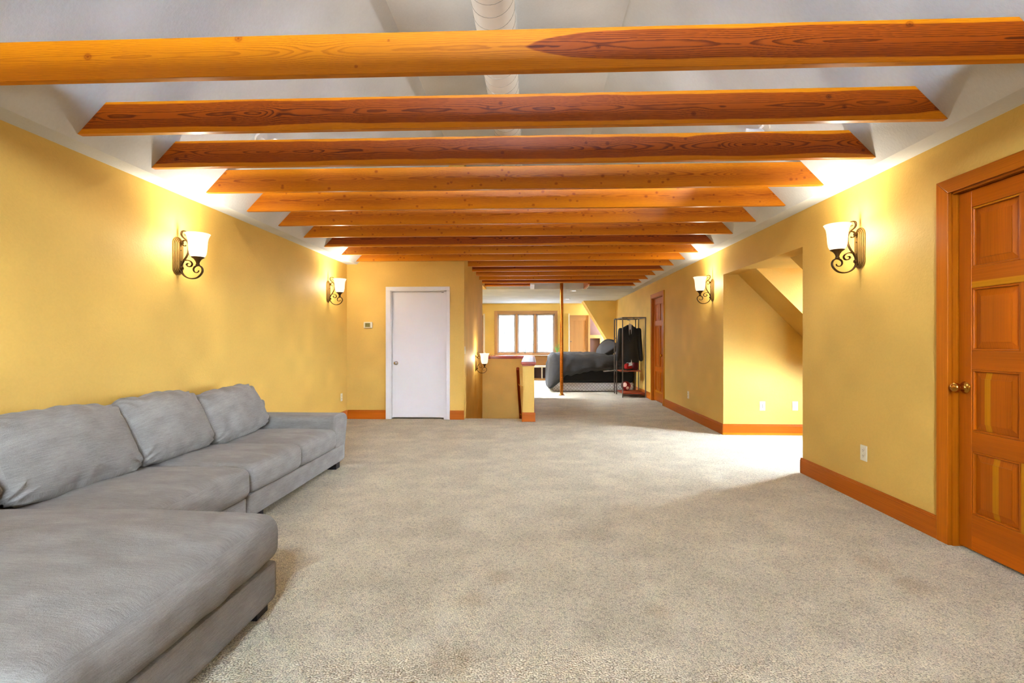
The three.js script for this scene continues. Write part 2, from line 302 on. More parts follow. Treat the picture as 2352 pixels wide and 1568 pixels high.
// ---------------------------------------------------------------- doors
function casings(o, x0, x1, h, cw, mat, y0 = 0) {            // door local: wall face at z = 0, x across
  const piece = (pts, grain) => { const g = plain(new THREE.ExtrudeGeometry(new THREE.Shape(pts.map(p => new THREE.Vector2(...p))), { depth: 0.018, bevelEnabled: true, bevelThickness: 0.004, bevelSize: 0.004, bevelOffset: -0.004, bevelSegments: 2 })); mesh('casing', meters(g, grain, OFF()), mat, o); };
  piece([[x0 - cw, y0], [x0 + 0.004, y0], [x0 + 0.004, h - 0.004], [x0 - cw, h + cw]], 'y'); piece([[x1 - 0.004, y0], [x1 + cw, y0], [x1 + cw, h + cw], [x1 - 0.004, h - 0.004]], 'y'); piece([[x0 - cw, h + cw], [x0 + 0.004, h - 0.004], [x1 - 0.004, h - 0.004], [x1 + cw, h + cw]], 'x');
}
function panelDoor(name, label, x0, x1, h, pos, turn, rows, stile, mull, knobX, backset = 0.03) {
  const o = thing(name, label, 'door', pos, turn, null, 'structure');
  casings(o, x0, x1, h, 0.078, M.trimFir);
  mesh('jamb', [box([x0, 0, -0.12], [x0 + 0.014, h, 0.0]), box([x1 - 0.014, 0, -0.12], [x1, h, 0.0]), box([x0, h - 0.014, -0.12], [x1, h, 0.0], 'x'),
    box([x0 + 0.014, 0, -0.12], [x0 + 0.03, h - 0.014, -backset - 0.04]), box([x1 - 0.03, 0, -0.12], [x1 - 0.014, h - 0.014, -backset - 0.04])], M.trimFir, o);
  const a = x0 + 0.017, b = x1 - 0.017, top = h - 0.017, bot = 0.014, zf = -backset, zb = -backset - 0.036, c = (a + b) / 2;
  const leaf = mesh('door_leaf', [box([a + 0.05, bot + 0.05, zb + 0.006], [b - 0.05, top - 0.05, zf - 0.024], 'y')], M.doorFir, o);
  mesh('stile', box([a, bot, zb], [a + stile, top, zf], 'y', 0.003, OFF()), M.doorFir, leaf);
  mesh('stile', box([b - stile, bot, zb], [b, top, zf], 'y', 0.003, OFF()), M.doorFir, leaf);
  const ys = [bot, ...rows.flat(), top];
  for (let k = 0; k < ys.length; k += 2) mesh('rail', box([a + stile - 0.001, ys[k], zb], [b - stile + 0.001, ys[k + 1], zf - 0.0006], 'x', 0.003, OFF()), M.doorFir, leaf);
  for (const [y0, y1] of rows) {
    mesh('mullion', box([c - mull / 2, y0 - 0.001, zb], [c + mull / 2, y1 + 0.001, zf - 0.0008], 'y', 0.003, OFF()), M.doorFir, leaf);
    for (const [p, q] of [[a + stile, c - mull / 2], [c + mull / 2, b - stile]]) {
      // raised field with sloping margins and a sticking bead round it
      const off = OFF(), m1 = 0.012, m2 = 0.05, z0 = zf - 0.017, z1 = zf - 0.006;
      const field = new THREE.BufferGeometry(), V = [], I = [[p + m1, y0 + m1], [q - m1, y0 + m1], [q - m1, y1 - m1], [p + m1, y1 - m1]], J = [[p + m2, y0 + m2], [q - m2, y0 + m2], [q - m2, y1 - m2], [p + m2, y1 - m2]];
      for (let k = 0; k < 4; k++) { const n = (k + 1) % 4; V.push(...I[k], z0, ...I[n], z0, ...J[n], z1 - 0.003, ...I[k], z0, ...J[n], z1 - 0.003, ...J[k], z1 - 0.003); }
      field.setAttribute('position', new THREE.Float32BufferAttribute(V, 3)); field.computeVertexNormals(); meters(field, 'y', off);
      mesh('panel', [field, box([p + m2, y0 + m2, z0 - 0.004], [q - m2, y1 - m2, z1], 'y', 0, off)], M.doorFir, leaf);
      mesh('bead', [box([p - 0.001, y0, z0 - 0.006], [p + m1, y1, zf - 0.003], 'y', 0.005, OFF()), box([q - m1, y0, z0 - 0.006], [q + 0.001, y1, zf - 0.003], 'y', 0.005, OFF()), box([p, y0 - 0.001, z0 - 0.006], [q, y0 + m1, zf - 0.003], 'x', 0.005, OFF()), box([p, y1 - m1, z0 - 0.006], [q, y1 + 0.001, zf - 0.003], 'x', 0.005, OFF())], M.doorFir, leaf);
    }
  }
  const kn = mesh('knob', lathe([[0, 0], [0.034, 0], [0.034, 0.003], [0.026, 0.008], [0.013, 0.011], [0.011, 0.03], [0.014, 0.036], [0.025, 0.045], [0.0285, 0.056], [0.025, 0.067], [0.014, 0.074], [0, 0.0755]], 36), M.brass, o);
  kn.rotation.x = Math.PI / 2; kn.position.set(knobX, 0.935, zf); kn.userData.label = 'round brass knob';
  return o;
}
const d1 = panelDoor('door_1', 'reddish fir door with eight raised panels near the outlet', -(DZ1 - DZ0) / 2, (DZ1 - DZ0) / 2, DH, [XR, 0, (DZ0 + DZ1) / 2], -Math.PI / 2, [[0.217, 0.577], [0.689, 1.041], [1.148, 1.503], [1.619, 1.962]], 0.083, 0.1, -(DZ1 - DZ0) / 2 + 0.06);
mesh('strike_plate', box([-(DZ1 - DZ0) / 2 - 0.045, 0.735, 0.0185], [-(DZ1 - DZ0) / 2 - 0.036, 0.765, 0.0212]), M.slot, d1);
panelDoor('door_3', 'narrow-looking reddish six-panel door beyond the alcove', FZ0 - (FZ0 + FZ1) / 2, FZ1 - (FZ0 + FZ1) / 2, DH, [XR, 0, (FZ0 + FZ1) / 2], -Math.PI / 2, [[0.223, 0.61], [0.70, 1.514], [1.604, 1.945]], 0.1, 0.1, (FZ1 - FZ0) / 2 - 0.075);
{
  const o = thing('door_2', 'plain flat white door with chrome knob', 'door', [0, 0, ZD], 0, null, 'structure');
  for (const [a, b] of [[[HX0 - 0.072, 0, -0.003], [HX0 + 0.003, HY, 0.014]], [[HX1 - 0.003, 0, -0.003], [HX1 + 0.05, HY, 0.014]], [[HX0 - 0.072, HY, -0.003], [HX1 + 0.05, HY + 0.06, 0.0145]]]) mesh('casing', box(a, b, 'y', 0.004), M.whitePaint, o);
  mesh('jamb', [box([HX0, 0, -0.12], [HX0 + 0.012, HY, 0.004]), box([HX1 - 0.045, 0, -0.12], [HX1, HY, 0.004]), box([HX0, HY - 0.012, -0.12], [HX1, HY, 0.004])], M.whitePaint, o);
  mesh('door_leaf', box([HX0 + 0.016, 0.022, -0.075], [HX1 - 0.048, HY - 0.017, -0.04], 'y', 0.002), M.whitePaint, o);
  const kn = mesh('knob', lathe([[0, 0], [0.03, 0], [0.03, 0.003], [0.012, 0.008], [0.011, 0.028], [0.024, 0.04], [0.027, 0.05], [0.022, 0.06], [0, 0.064]], 28), M.chrome, o);
  kn.rotation.x = Math.PI / 2; kn.position.set(HX0 + 0.078, 0.865, -0.04); kn.userData.label = 'round chrome knob';
  mesh('closer_pin', box([HX1 - 0.085, HY - 0.03, -0.04], [HX1 - 0.05, HY - 0.024, -0.03]), M.gasket, o);
}

// ---------------------------------------------------------------- baseboards
function board(a, b, out) {                      // from a to b along x or z at the wall face, out = direction into the room
  const alongZ = Math.abs(b[1] - a[1]) > Math.abs(b[0] - a[0]), t = 0.016, h = 0.118, lo = [Math.min(a[0], b[0]), Math.min(a[1], b[1])], hi = [Math.max(a[0], b[0]), Math.max(a[1], b[1])], g = alongZ ? 'z' : 'x', off = OFF();
  const seg = (y0, y1, th, r) => alongZ ? box([a[0] + Math.min(0, out * th), y0, lo[1]], [a[0] + Math.max(0, out * th), y1, hi[1]], g, r, off) : box([lo[0], y0, a[1] + Math.min(0, out * th)], [hi[0], y1, a[1] + Math.max(0, out * th)], g, r, off);
  return [seg(0, h, t, 0.002), seg(h - 0.002, h + 0.01, t - 0.004, 0.003), seg(h + 0.008, h + 0.022, t - 0.006, 0.005)];
}
struct(mesh('baseboard_right', [...board([XR, -3.043], [XR, AZ1 - 0.014], -1), ...board([XR - 0.016, AZ1], [XR + T, AZ1], -1), ...board([XR, AZ0 + 0.002], [XR, FZ1 + 0.078], -1), ...board([XR, FZ0 - 0.078], [XR, -14.35], -1), ...board([XR, DZ1 + 0.078], [XR, ZN], -1)], M.baseFir), 'fir baseboard along the wall with the wooden doors', 'baseboard');
struct(mesh('baseboard_alcove', [...board([XR - 0.012, AZ0], [GX, AZ0], 1), ...board([XR + T, AZ1], [GX, AZ1], -1), ...board([GX, AZ0], [GX, AZ1], -1)], M.baseFir), 'fir baseboard round the bright alcove', 'baseboard');
struct(mesh('baseboard_left', [...board([XL, ZD], [XL, ZN], 1)], M.baseFir), 'fir baseboard behind the sofa', 'baseboard');
struct(mesh('baseboard_door', [...board([XL + 0.016, ZD], [HX0 - 0.072, ZD], 1), ...board([HX1 + 0.05, ZD], [XS, ZD], 1)], M.baseFir), 'fir baseboard beside the white door', 'baseboard');
struct(mesh('baseboard_stair', [...board([KX0 - 0.016, -7.27], [KX1 + 0.016, -7.27], 1), ...board([KX1, ZK - 0.17], [KX1, -7.256], 1)], M.baseFir), 'fir baseboard at the end of the low stair wall', 'baseboard');

// ---------------------------------------------------------------- ceiling beams
const BY = 2.423, BH = 0.184, BT = 0.038, BP = 0.5705, BZ = -2.757;
const NB = 18, ROWS = 18, RH = 104;              // one strip of the texture for each beam
const kinds = ['honey', 'mixed', 'heart', 'heart', 'knotty', 'knotty', 'knotty', 'knotty', 'heart', 'knotty', 'knotty', 'knotty', 'heart', 'knotty', 'knotty', 'heart', 'heart', 'heart'];
const planks = kinds.map((kind, i) => {
  const k = []; const n = { honey: 4, mixed: 6, heart: 9, knotty: 34 }[kind];
  for (let j = 0; j < n; j++) k.push([rr(0.05, 5.1), kind === 'heart' ? 0.092 + rr(-0.05, 0.05) : rr(0.015, 0.17), kind === 'knotty' ? rr(0.0045, 0.0085) : rr(0.005, 0.010)]);
  if (kind === 'mixed') k.length = 0, k.push([0.17 + 0.46, 0.10, 0.011], [1.35, 0.165, 0.011], [4.35, 0.155, 0.010], [1.9, 0.03, 0.005], [3.0, 0.09, 0.006], [2.05, 0.14, 0.004]);
  return { kind, knots: k.sort((a, b) => a[0] - b[0]), s: i * 13.7 };
});
const beamMap = texture(2048, ROWS * RH, (x, y, o) => {
  const row = Math.floor(y / RH), P = planks[row], u = x / 2048 * 5.2, v = (y - row * RH) / RH * 0.2 - 0.008, s = P.s;
  let wob = 0.022 * (noise(u * 0.9 + s, s) - 0.5), cut = 0.004 + 0.034 * noise(u * 2.1 + s * 2, s + 3) ** 1.6 + 0.012 * noise(u * 6 + s, 8 + s), dark = 0, near = 0;
  for (const k of P.knots) {
    const du = u - k[0]; if (Math.abs(du) > 0.22) continue;
    const dv = v - k[1], d = Math.hypot(du * 0.8, dv);
    cut += (P.kind === 'heart' ? 0.010 : 0.004) * Math.exp(-(du * du / 0.008 + dv * dv / 0.0012));
    if (d < k[2] * 4) { const e = d / k[2]; near = Math.max(near, Math.exp(-((e - 1) ** 2) * 6)); dark = Math.max(dark, e < 1 ? 0.45 : 0.9 * Math.exp(-(e - 1) * 3.6)); if (e < 0.4) dark = Math.max(dark, 0.9); }
    else if (Math.abs(dv) < k[2] * 0.8) dark = Math.max(dark, 0.16 * Math.exp(-Math.abs(du) / 0.035));
  }
  const yc = 0.092 + wob, r = Math.hypot(v - yc, cut) + 0.0026 * (noise(u * 7 + s, v * 70) - 0.5) + 0.0012 * (noise(u * 26, v * 160 + s) - 0.5);
  const per = P.kind === 'knotty' ? 0.0062 : 0.0068, ph = r / per, fr = ph - Math.floor(ph), late = smooth(0.45, 0.92, fr) * (1 - smooth(0.93, 1, fr));
  let heart = P.kind === 'heart' ? 1 - smooth(0.070, 0.075, r + 0.006 * (noise(u * 1.7 + s, 4) - 0.5)) : P.kind === 'mixed' ? (1 - smooth(0.058, 0.063, r - 0.010 * smooth(2.75, 3.3, u) + 0.07 * (1 - smooth(2.35, 3.0, u)))) : P.kind === 'knotty' ? 0.30 * (1 - smooth(0.03, 0.075, r)) + 0.14 * noise(u * 0.8 + s, 2) : 0.1;
  const fibre = noise(u * 30 + s, v * 900), broad = noise(u * 0.7 + s * 3, v * 9);
  const L = mix(0.30, 0.74, heart) * late * (0.55 + 0.9 * noise(u * 2.1 + s, v * 14 + 7)) + 0.10 * fibre + 0.10 * (broad - 0.5);
  const D = clamp(L + dark * 0.9);
  o[0] = mix(mix(226, 166, heart), mix(152, 88, heart), D); o[1] = mix(mix(142, 78, heart), mix(70, 28, heart), D); o[2] = mix(mix(12, 6, heart), mix(5, 2, heart), D);
});
M.beam = phys({ map: beamMap, roughness: 0.36, clearcoat: 0.12, clearcoatRoughness: 0.2, specularIntensity: 0.5 });
function beamGeo(row, xl0, xl1, xr0, xr1, zf) {   // bottom / top end x on each side
  const b = 0.0035, s = new THREE.Shape([[xl0, BY], [xr0, BY], [xr1, BY + BH], [xl1, BY + BH]].map(p => new THREE.Vector2(...p)));
  const g = plain(new THREE.ExtrudeGeometry(s, { depth: BT - 2 * b, bevelEnabled: true, bevelThickness: b, bevelSize: b, bevelOffset: -b, bevelSegments: 2, steps: 1 }));
  g.translate(0, 0, zf - BT + b);
  const p = g.attributes.position, uv = g.attributes.uv;
  for (let i = 0; i < p.count; i++) uv.setXY(i, (p.getX(i) + 2.7) / 5.2, (row + 0.04 + 0.92 * clamp((p.getY(i) - BY + 0.3 * (zf - p.getZ(i)) * 0.5) / (BH + 0.008))) / ROWS);
  return g;
}
const BEAM_LABELS = {
  '-2': ['honey coloured ceiling beam over the near end of the sofa', null],
  '-1': ['wide honey beam with dark heartwood swelling in along half its length', null],
  0: ['dark reddish brown ceiling beam with paler orange edges', 'two dark heartwood beams'], 1: ['dark reddish brown ceiling beam with paler orange edges', 'two dark heartwood beams'],
};
for (let k = -2; k <= 14; k++) {
  const zf = BZ - BP * k + (k > 0 ? 0.012 : 0), full = zf > ZD, up = (BY - WH) / PITCH, up2 = (BY + BH - WH) / PITCH;
  const xr0 = XB - up, xr1 = XB - up2, xl0 = full ? XA + up : XS, xl1 = full ? XA + up2 : XS;
  const lab = BEAM_LABELS[k] || (full ? ['knotty honey orange ceiling beam spanning from wall to wall', 'knotty beams over the room'] : ['honey orange ceiling beam running from the stairwell wall', 'shorter beams by the stairwell']);
  if (k === 14) {                                  // the last one is cut for the pole
    tag(mesh('ceiling_beam', beamGeo(k + 2, XS, XS, -0.02, -0.02, zf), M.beam), 'short beam piece between stairwell wall and white stub', 'beam');
    tag(mesh('ceiling_beam', beamGeo(k + 2, 1.23, 1.23, xr0, xr1, zf), M.beam), 'short beam piece from brown stub to the sloping ceiling', 'beam');
  } else tag(mesh('ceiling_beam', beamGeo(k + 2, xl0, xl1, xr0, xr1, zf), M.beam), lab[0], 'beam', lab[1]);
}
tag(mesh('beam_stub', [box([-0.02, BY - 0.03, ZH], [0.07, BY + 0.14, -10.18], 'z', 0.003)], M.whitePaint), 'short white stub joist beside the brass pole', 'joist');
{
  const o = thing('beam_stub', 'short brown stub joist with pale edge beside the brass pole', 'joist');
  mesh('joist', box([1.19, BY - 0.03, ZH], [1.228, BY + 0.14, -10.18], 'z', 0.003, OFF()), M.doorFir, o);
  mesh('edge_strip', box([1.228, BY - 0.03, ZH], [1.262, BY + 0.0, -10.6], 'z', 0.003), M.whitePaint, o);
}

// ---------------------------------------------------------------- spiral duct
{
  const o = thing('ventilation_duct', 'white spiral air duct running under the ceiling above the beams', 'duct'), cx = -0.28, cy = 3.70, r = 0.158, pitch = 0.137;
  const d = new THREE.CylinderGeometry(r, r, ZN - ZH, 48, 1, true); d.rotateX(Math.PI / 2); d.translate(cx, cy, (ZN + ZH) / 2);
  mesh('pipe', d, M.ductWhite, o);
  class Helix extends THREE.Curve { getPoint(t) { const z = 0.5 + t * (ZH - 0.6), a = (z - 0.5) / pitch * 2 * Math.PI; return new THREE.Vector3(cx + (r + 0.0005) * Math.cos(a), cy + (r + 0.0005) * Math.sin(a), z); } }
  mesh('seam', plain(new THREE.TubeGeometry(new Helix(), 2400, 0.0026, 5, false)), M.seamGrey, o).userData.label = 'raised spiral seam';
  const hg = []; for (const z of [-1.2, -4.05, -6.9, -9.6]) hg.push(box([cx - r - 0.004, cy, z - 0.012], [cx - r - 0.001, TOP, z + 0.012]), box([cx + r + 0.001, cy, z - 0.012], [cx + r + 0.004, TOP, z + 0.012]));
  for (const h of hg) mesh('hanger_strap', h, M.ductWhite, o);
}

// ---------------------------------------------------------------- wall sconces
function ribbon(pts, width, thick, seg = 90) {     // flat strip along a curve in the x-y plane, thinner at its ends
  const c = new THREE.CatmullRomCurve3(pts.map(p => new THREE.Vector3(p[0], p[1], 0)), false, 'centripetal'), V = [], idx = [], n = 8;
  for (let i = 0; i <= seg; i++) {
    const t = i / seg, p = c.getPointAt(t), d = c.getTangentAt(t), nx = -d.y, ny = d.x, e = 0.55 + 0.45 * Math.min(1, Math.min(t, 1 - t) * 8);
    for (let k = 0; k < n; k++) { const a = k / n * 2 * Math.PI, q = Math.pow(Math.abs(Math.cos(a)), 0.5) * Math.sign(Math.cos(a)) * thick / 2 * e, w = Math.pow(Math.abs(Math.sin(a)), 0.5) * Math.sign(Math.sin(a)) * width / 2 * e; V.push(p.x + nx * q, p.y + ny * q, w); }
  }
  for (let i = 0; i < seg; i++) for (let k = 0; k < n; k++) { const a = i * n + k, b = i * n + (k + 1) % n; idx.push(a, b, a + n, b, b + n, a + n); }
  for (let k = 1; k < n - 1; k++) { idx.push(0, k + 1, k); const b = seg * n; idx.push(b, b + k, b + k + 1); }
  const g = new THREE.BufferGeometry(); g.setAttribute('position', new THREE.Float32BufferAttribute(V, 3)); g.setAttribute('uv', new THREE.Float32BufferAttribute(new Float32Array(V.length / 3 * 2), 2)); g.setIndex(idx); g.computeVertexNormals(); return plain(g);
}
const SC = 0.000322, sp = l => l.map(([x, y]) => [(1020 - x) * SC, (840 - y) * SC]);
const armPts = sp([[850, 305], [800, 325], [757, 305], [765, 255], [830, 215], [900, 225], [922, 285], [890, 360], [820, 420], [752, 500], [727, 600], [738, 740], [790, 860], [860, 960], [918, 1080], [925, 1200], [870, 1310], [770, 1385], [650, 1412], [520, 1390], [420, 1310], [375, 1220], [392, 1140], [450, 1092], [530, 1092], [596, 1140], [606, 1205], [562, 1258], [490, 1248], [470, 1205]]);
const curlA = sp([[862, 965], [780, 946], [690, 972], [642, 1040], [668, 1098], [740, 1106], [788, 1062], [765, 1030], [722, 1040]]);
const curlB = sp([[795, 452], [862, 455], [902, 508], [882, 568], [825, 588], [802, 568]]);
const shadeProfile = [[0.040, -0.014], [0.050, -0.006], [0.059, 0.012], [0.064, 0.04], [0.067, 0.08], [0.0695, 0.115], [0.075, 0.145], [0.085, 0.168], [0.091, 0.176], [0.089, 0.178], [0.082, 0.166], [0.072, 0.145], [0.0665, 0.115], [0.064, 0.08], [0.061, 0.04], [0.056, 0.012], [0.044, -0.004]];
M.shade = std({ color: S(255, 246, 226), roughness: 0.45, emissive: new THREE.Color(1, 0.93, 0.80), emissiveIntensity: SCONCE_GLOW });
M.bulb = std({ color: 0xffffff, emissive: WARM, emissiveIntensity: 6 });
const PX = 0.168, arcGeo = {
  plate: (() => { const out = []; for (const [i, z0, z1] of [[0, 0, 0.008], [0.009, 0.006, 0.014], [0.018, 0.012, 0.020], [0.028, 0.018, 0.026]]) {
    const w = 0.058 - i, hh = 0.153 - i, s = new THREE.Shape(); s.absarc(0, hh - w, w, 0, Math.PI); s.absarc(0, -hh + w, w, Math.PI, 2 * Math.PI);
    const g = plain(new THREE.ExtrudeGeometry(s, { depth: z1 - z0 - 0.005, bevelEnabled: true, bevelThickness: 0.0025, bevelSize: 0.0025, bevelOffset: -0.0025, bevelSegments: 3, curveSegments: 20 })); g.translate(0, 0, z0 + 0.0025); g.rotateY(Math.PI / 2); out.push(g);
  } return mergeGeometries(out); })(),
  arm: ribbon(armPts, 0.021, 0.0095, 150), post: cyl(0.012, 0.012, 0.034, [0.028, 0, 0], 16, [0, 0, Math.PI / 2]),
  curlA: ribbon(curlA, 0.019, 0.008, 60), curlB: ribbon(curlB, 0.019, 0.008, 50),
  cup: (() => { const g = lathe([[0, -0.078], [0.014, -0.078], [0.017, -0.072], [0.013, -0.066], [0.0125, -0.06], [0.017, -0.045], [0.028, -0.028], [0.044, -0.016], [0.049, -0.013], [0.048, -0.010], [0.03, -0.010], [0, -0.012]], 32); g.translate(PX, 0, 0); return g; })(),
  shade: (() => { const g = lathe(shadeProfile, 48); g.translate(PX, 0, 0); return g; })(),
  screw: cyl(0.004, 0.003, 0.006, [0.029, 0, 0], 12, [0, 0, Math.PI / 2]),
};
function sconce(label, pos, turn) {
  const o = thing('wall_sconce', label, 'wall lamp', pos, turn);
  mesh('back_plate', arcGeo.plate, M.bronze, o); mesh('arm', arcGeo.arm, M.bronzeDark, o); mesh('scroll', arcGeo.curlA, M.bronzeDark, o); mesh('scroll', arcGeo.curlB, M.bronzeDark, o); for (const y of [0.105, -0.10]) mesh('mounting_post', arcGeo.post, M.bronzeDark, o).position.y = y;
  mesh('cup', arcGeo.cup, M.bronzeDark, o); for (const y of [0.045, -0.045]) mesh('screw', arcGeo.screw, M.bronzeDark, o).position.y = y;
  mesh('lamp_shade', arcGeo.shade, M.shade, o).userData.label = 'glowing white bell glass shade';
  const l = new THREE.PointLight(WARM, SCONCE_ROUND, 0, 2); l.position.set(PX, 0.09, 0); l.castShadow = true; l.shadow.radius = 2; l.name = 'bulb_light'; o.add(l);
  const u = new THREE.SpotLight(WARM, SCONCE_UP, 0, 1.38, 0.8, 2); u.position.set(PX, 0.10, 0); u.target.position.set(PX + 0.12, 1.1, 0); u.castShadow = true; u.shadow.radius = 2; u.name = 'up_light'; o.add(u, u.target);
  return o;
}
const SY = 1.902;
sconce('bronze scroll sconce with lit bell shade above the sofa', [XL, SY - 0.01, -3.82], 0);
sconce('bronze scroll sconce with lit bell shade near the thermostat corner', [XL, SY, -6.73], 0);
sconce('bronze scroll sconce with lit bell shade beside the panelled door', [XR, SY, -3.754], Math.PI);
sconce('bronze scroll sconce with lit bell shade beyond the alcove opening', [XR, SY, -6.73], Math.PI);
sconce('bronze scroll sconce over the chaise end of the sofa', [XL, SY, -0.91], 0);
sconce('bronze scroll sconce on the far side of the panelled door', [XR, SY, -0.80], Math.PI);
sconce('bronze scroll sconce set low over the stairwell', [XS, 0.80, -8.95], 0);

// ---------------------------------------------------------------- spotlights on the sloping ceiling
M.lens = std({ color: 0xffffff, emissive: SPOT_WHITE, emissiveIntensity: 14 });
function spotlight(label, pos, dir, base) {
  const o = thing('spotlight', label, 'spotlight', pos), d = new THREE.Vector3(...dir).normalize(), q = new THREE.Quaternion().setFromUnitVectors(new THREE.Vector3(0, 1, 0), d);
  const head = mesh('head', lathe([[0, -0.075], [0.028, -0.075], [0.04, -0.06], [0.044, 0.0], [0.05, 0.055], [0.048, 0.058], [0.043, 0.03], [0, 0.03]], 28), M.whitePaint, o); head.quaternion.copy(q);
  const lens = mesh('lens_light', cyl(0.04, 0.04, 0.008, [0, 0.036, 0], 24), M.lens, o); lens.quaternion.copy(q);
  const b = new THREE.Vector3(...base), n = b.clone().normalize();
  mesh('bracket', tube([[0, 0, 0], [b.x * 0.5, b.y * 0.5, b.z * 0.5], [b.x, b.y, b.z]], 0.009, 8, 8), M.whitePaint, o);
  const c = mesh('canopy', cyl(0.055, 0.05, 0.02, [0, 0, 0], 24), M.whitePaint, o); c.quaternion.setFromUnitVectors(new THREE.Vector3(0, 1, 0), n); c.position.copy(b).addScaledVector(n, -0.012);
  const l = new THREE.SpotLight(SPOT_WHITE, SPOT_POWER, 0, 1.05, 1, 2); l.position.copy(d).multiplyScalar(0.07); l.target.position.copy(d).multiplyScalar(1); l.castShadow = true; l.shadow.radius = 2; l.name = 'spot_beam'; o.add(l, l.target);
  return o;
}
spotlight('white spotlight on the slope above the sofa sconce', [-2.12, 2.79, -3.88], [3.6, 0.45, 0.7], [-0.095, 0.085, 0]);
spotlight('white spotlight on the slope above the panelled door sconce', [1.74, 2.82, -3.88], [-3.6, 0.45, -1.3], [0.095, 0.09, 0]);

// ---------------------------------------------------------------- outlets, switch, thermostat
function outlet(name, label, pos, turn, kind = 'duplex', group) {
  const o = thing(name, label, kind === 'switch' ? 'switch' : 'outlet', pos, turn, group);
  mesh('cover_plate', box([-0.036, -0.058, 0], [0.036, 0.058, 0.006], 'y', 0.003), M.plastic, o);
  if (kind === 'duplex') for (const y of [-0.02, 0.02]) { const f = mesh('socket', cyl(0.0165, 0.0165, 0.004, [0, 0, 0.0065], 20, [Math.PI / 2, 0, 0]), M.plastic, o); f.position.y = y; mesh('slots', [box([-0.008, -0.003, 0.008], [-0.0055, 0.006, 0.0092]), box([0.0055, -0.003, 0.008], [0.008, 0.006, 0.0092]), cyl(0.0025, 0.0025, 0.001, [0, -0.009, 0.0088], 8, [Math.PI / 2, 0, 0])], M.slot, f); }
  else if (kind === 'jack') for (const y of [-0.012, 0.012]) mesh('jack', cyl(0.005, 0.005, 0.006, [0, y, 0.008], 12, [Math.PI / 2, 0, 0]), M.slot, o);
  else mesh('toggle', box([-0.005, -0.010, 0.004], [0.005, 0.012, 0.016], 'y', 0.002), M.plastic, o);
  return o;
}
outlet('wall_outlet', 'cream duplex outlet between panelled door and alcove opening', [XR, 0.371, -3.711], -Math.PI / 2);
outlet('wall_outlet', 'cream duplex outlet on the yellow wall beyond the alcove', [XR, 0.36, -7.75], -Math.PI / 2);
outlet('wall_outlet', 'cream duplex outlet inside the bright alcove', [3.379, 0.374, AZ0], 0);
outlet('cable_jack', 'cream two-hole cable plate inside the bright alcove', [2.968, 0.372, AZ0], 0, 'jack');
outlet('wall_outlet', 'cream duplex outlet low on the wall past the sofa arm', [XL, 0.36, -7.213], Math.PI / 2);
outlet('light_switch', 'cream light switch at the stairwell corner', [XS, 1.065, -7.50], Math.PI / 2, 'switch');
{
  const o = thing('thermostat', 'cream thermostat with green display beside the white door', 'thermostat', [-2.522, 1.453, ZD]);
  mesh('body', box([-0.068, -0.05, 0], [0.068, 0.05, 0.026], 'y', 0.012), M.plastic, o);
  mesh('display', box([-0.042, -0.03, 0.02], [0.036, 0.032, 0.0275], 'y', 0.001), std({ color: S(126, 122, 62), roughness: 0.3 }), o);
  mesh('digits', [box([-0.03, -0.004, 0.027], [-0.014, -0.002, 0.0281]), box([-0.03, 0.016, 0.027], [-0.014, 0.018, 0.0281]), box([-0.016, -0.004, 0.027], [-0.014, 0.018, 0.0281]), box([0.004, -0.012, 0.027], [0.026, -0.01, 0.0281]), box([0.004, 0.006, 0.027], [0.006, 0.02, 0.0281])], std({ color: S(80, 76, 36), roughness: 0.4 }), o);
}
// ---------------------------------------------------------------- handrail on the stair wall
{
  const o = thing('handrail', 'dark red wooden handrail sloping down into the stairwell', 'handrail'), A = new THREE.Vector3(-0.215, 0.765, -7.80), B = new THREE.Vector3(-0.215, -0.50, -10.1), L = A.distanceTo(B);
  const g = new RoundedBoxGeometry(0.052, 0.06, L, 4, 0.018); meters(plain(g), 'z');
  const r = mesh('rail', meters(plain(new RoundedBoxGeometry(0.052, 0.06, L, 4, 0.018)), 'z'), M.redFir, o); r.position.copy(A).add(B).multiplyScalar(0.5); r.lookAt(A);
  for (const t of [0.2, 0.75]) { const p = A.clone().lerp(B, t); mesh('bracket', tube([[p.x, p.y - 0.03, p.z], [p.x + 0.02, p.y - 0.06, p.z], [KX0 - 0.012, p.y - 0.085, p.z], [KX0 + 0.002, p.y - 0.085, p.z]], 0.007, 16, 8), M.brass, o); }
}
// ---------------------------------------------------------------- brass pole
{
  const o = thing('brass_pole', 'polished brass pole standing on the carpet before the bed', 'pole', [0.682, 0, -10.91]);
  mesh('shaft', cyl(0.038, 0.038, TOP, [0, TOP / 2, 0], 40), M.poleBrass, o);
  mesh('floor_flange', lathe([[0.037, 0.03], [0.045, 0.03], [0.045, 0.012], [0.07, 0.006], [0.072, 0], [0.037, 0]], 32), M.poleBrass, o);
}
// ---------------------------------------------------------------- recessed lights in the far ceiling
M.can = std({ color: 0xffffff, emissive: SPOT_WHITE, emissiveIntensity: 5 });
for (const [x, z, l] of [[1.0, -11.44, 'recessed ceiling light nearest the brass pole'], [1.01, -13.65, 'recessed ceiling light above the far side of the bed'], [-1.56, -13.55, 'recessed ceiling light near the stairwell side of the far window']]) {
  const o = thing('recessed_light', l, 'ceiling light', [x, WH, z]);
  mesh('trim_ring', lathe([[0.055, 0.0], [0.085, 0.0], [0.085, -0.006], [0.06, -0.01], [0.055, -0.004]], 32), M.whitePaint, o);
  mesh('lamp', cyl(0.055, 0.055, 0.004, [0, -0.004, 0], 24), M.can, o);
  const p = new THREE.SpotLight(SPOT_WHITE, 8, 0, 1.25, 0.8, 2); p.position.set(0, -0.02, 0); p.target.position.set(0, -1, 0); p.castShadow = true; p.shadow.radius = 3; p.name = 'down_light'; o.add(p, p.target);
}

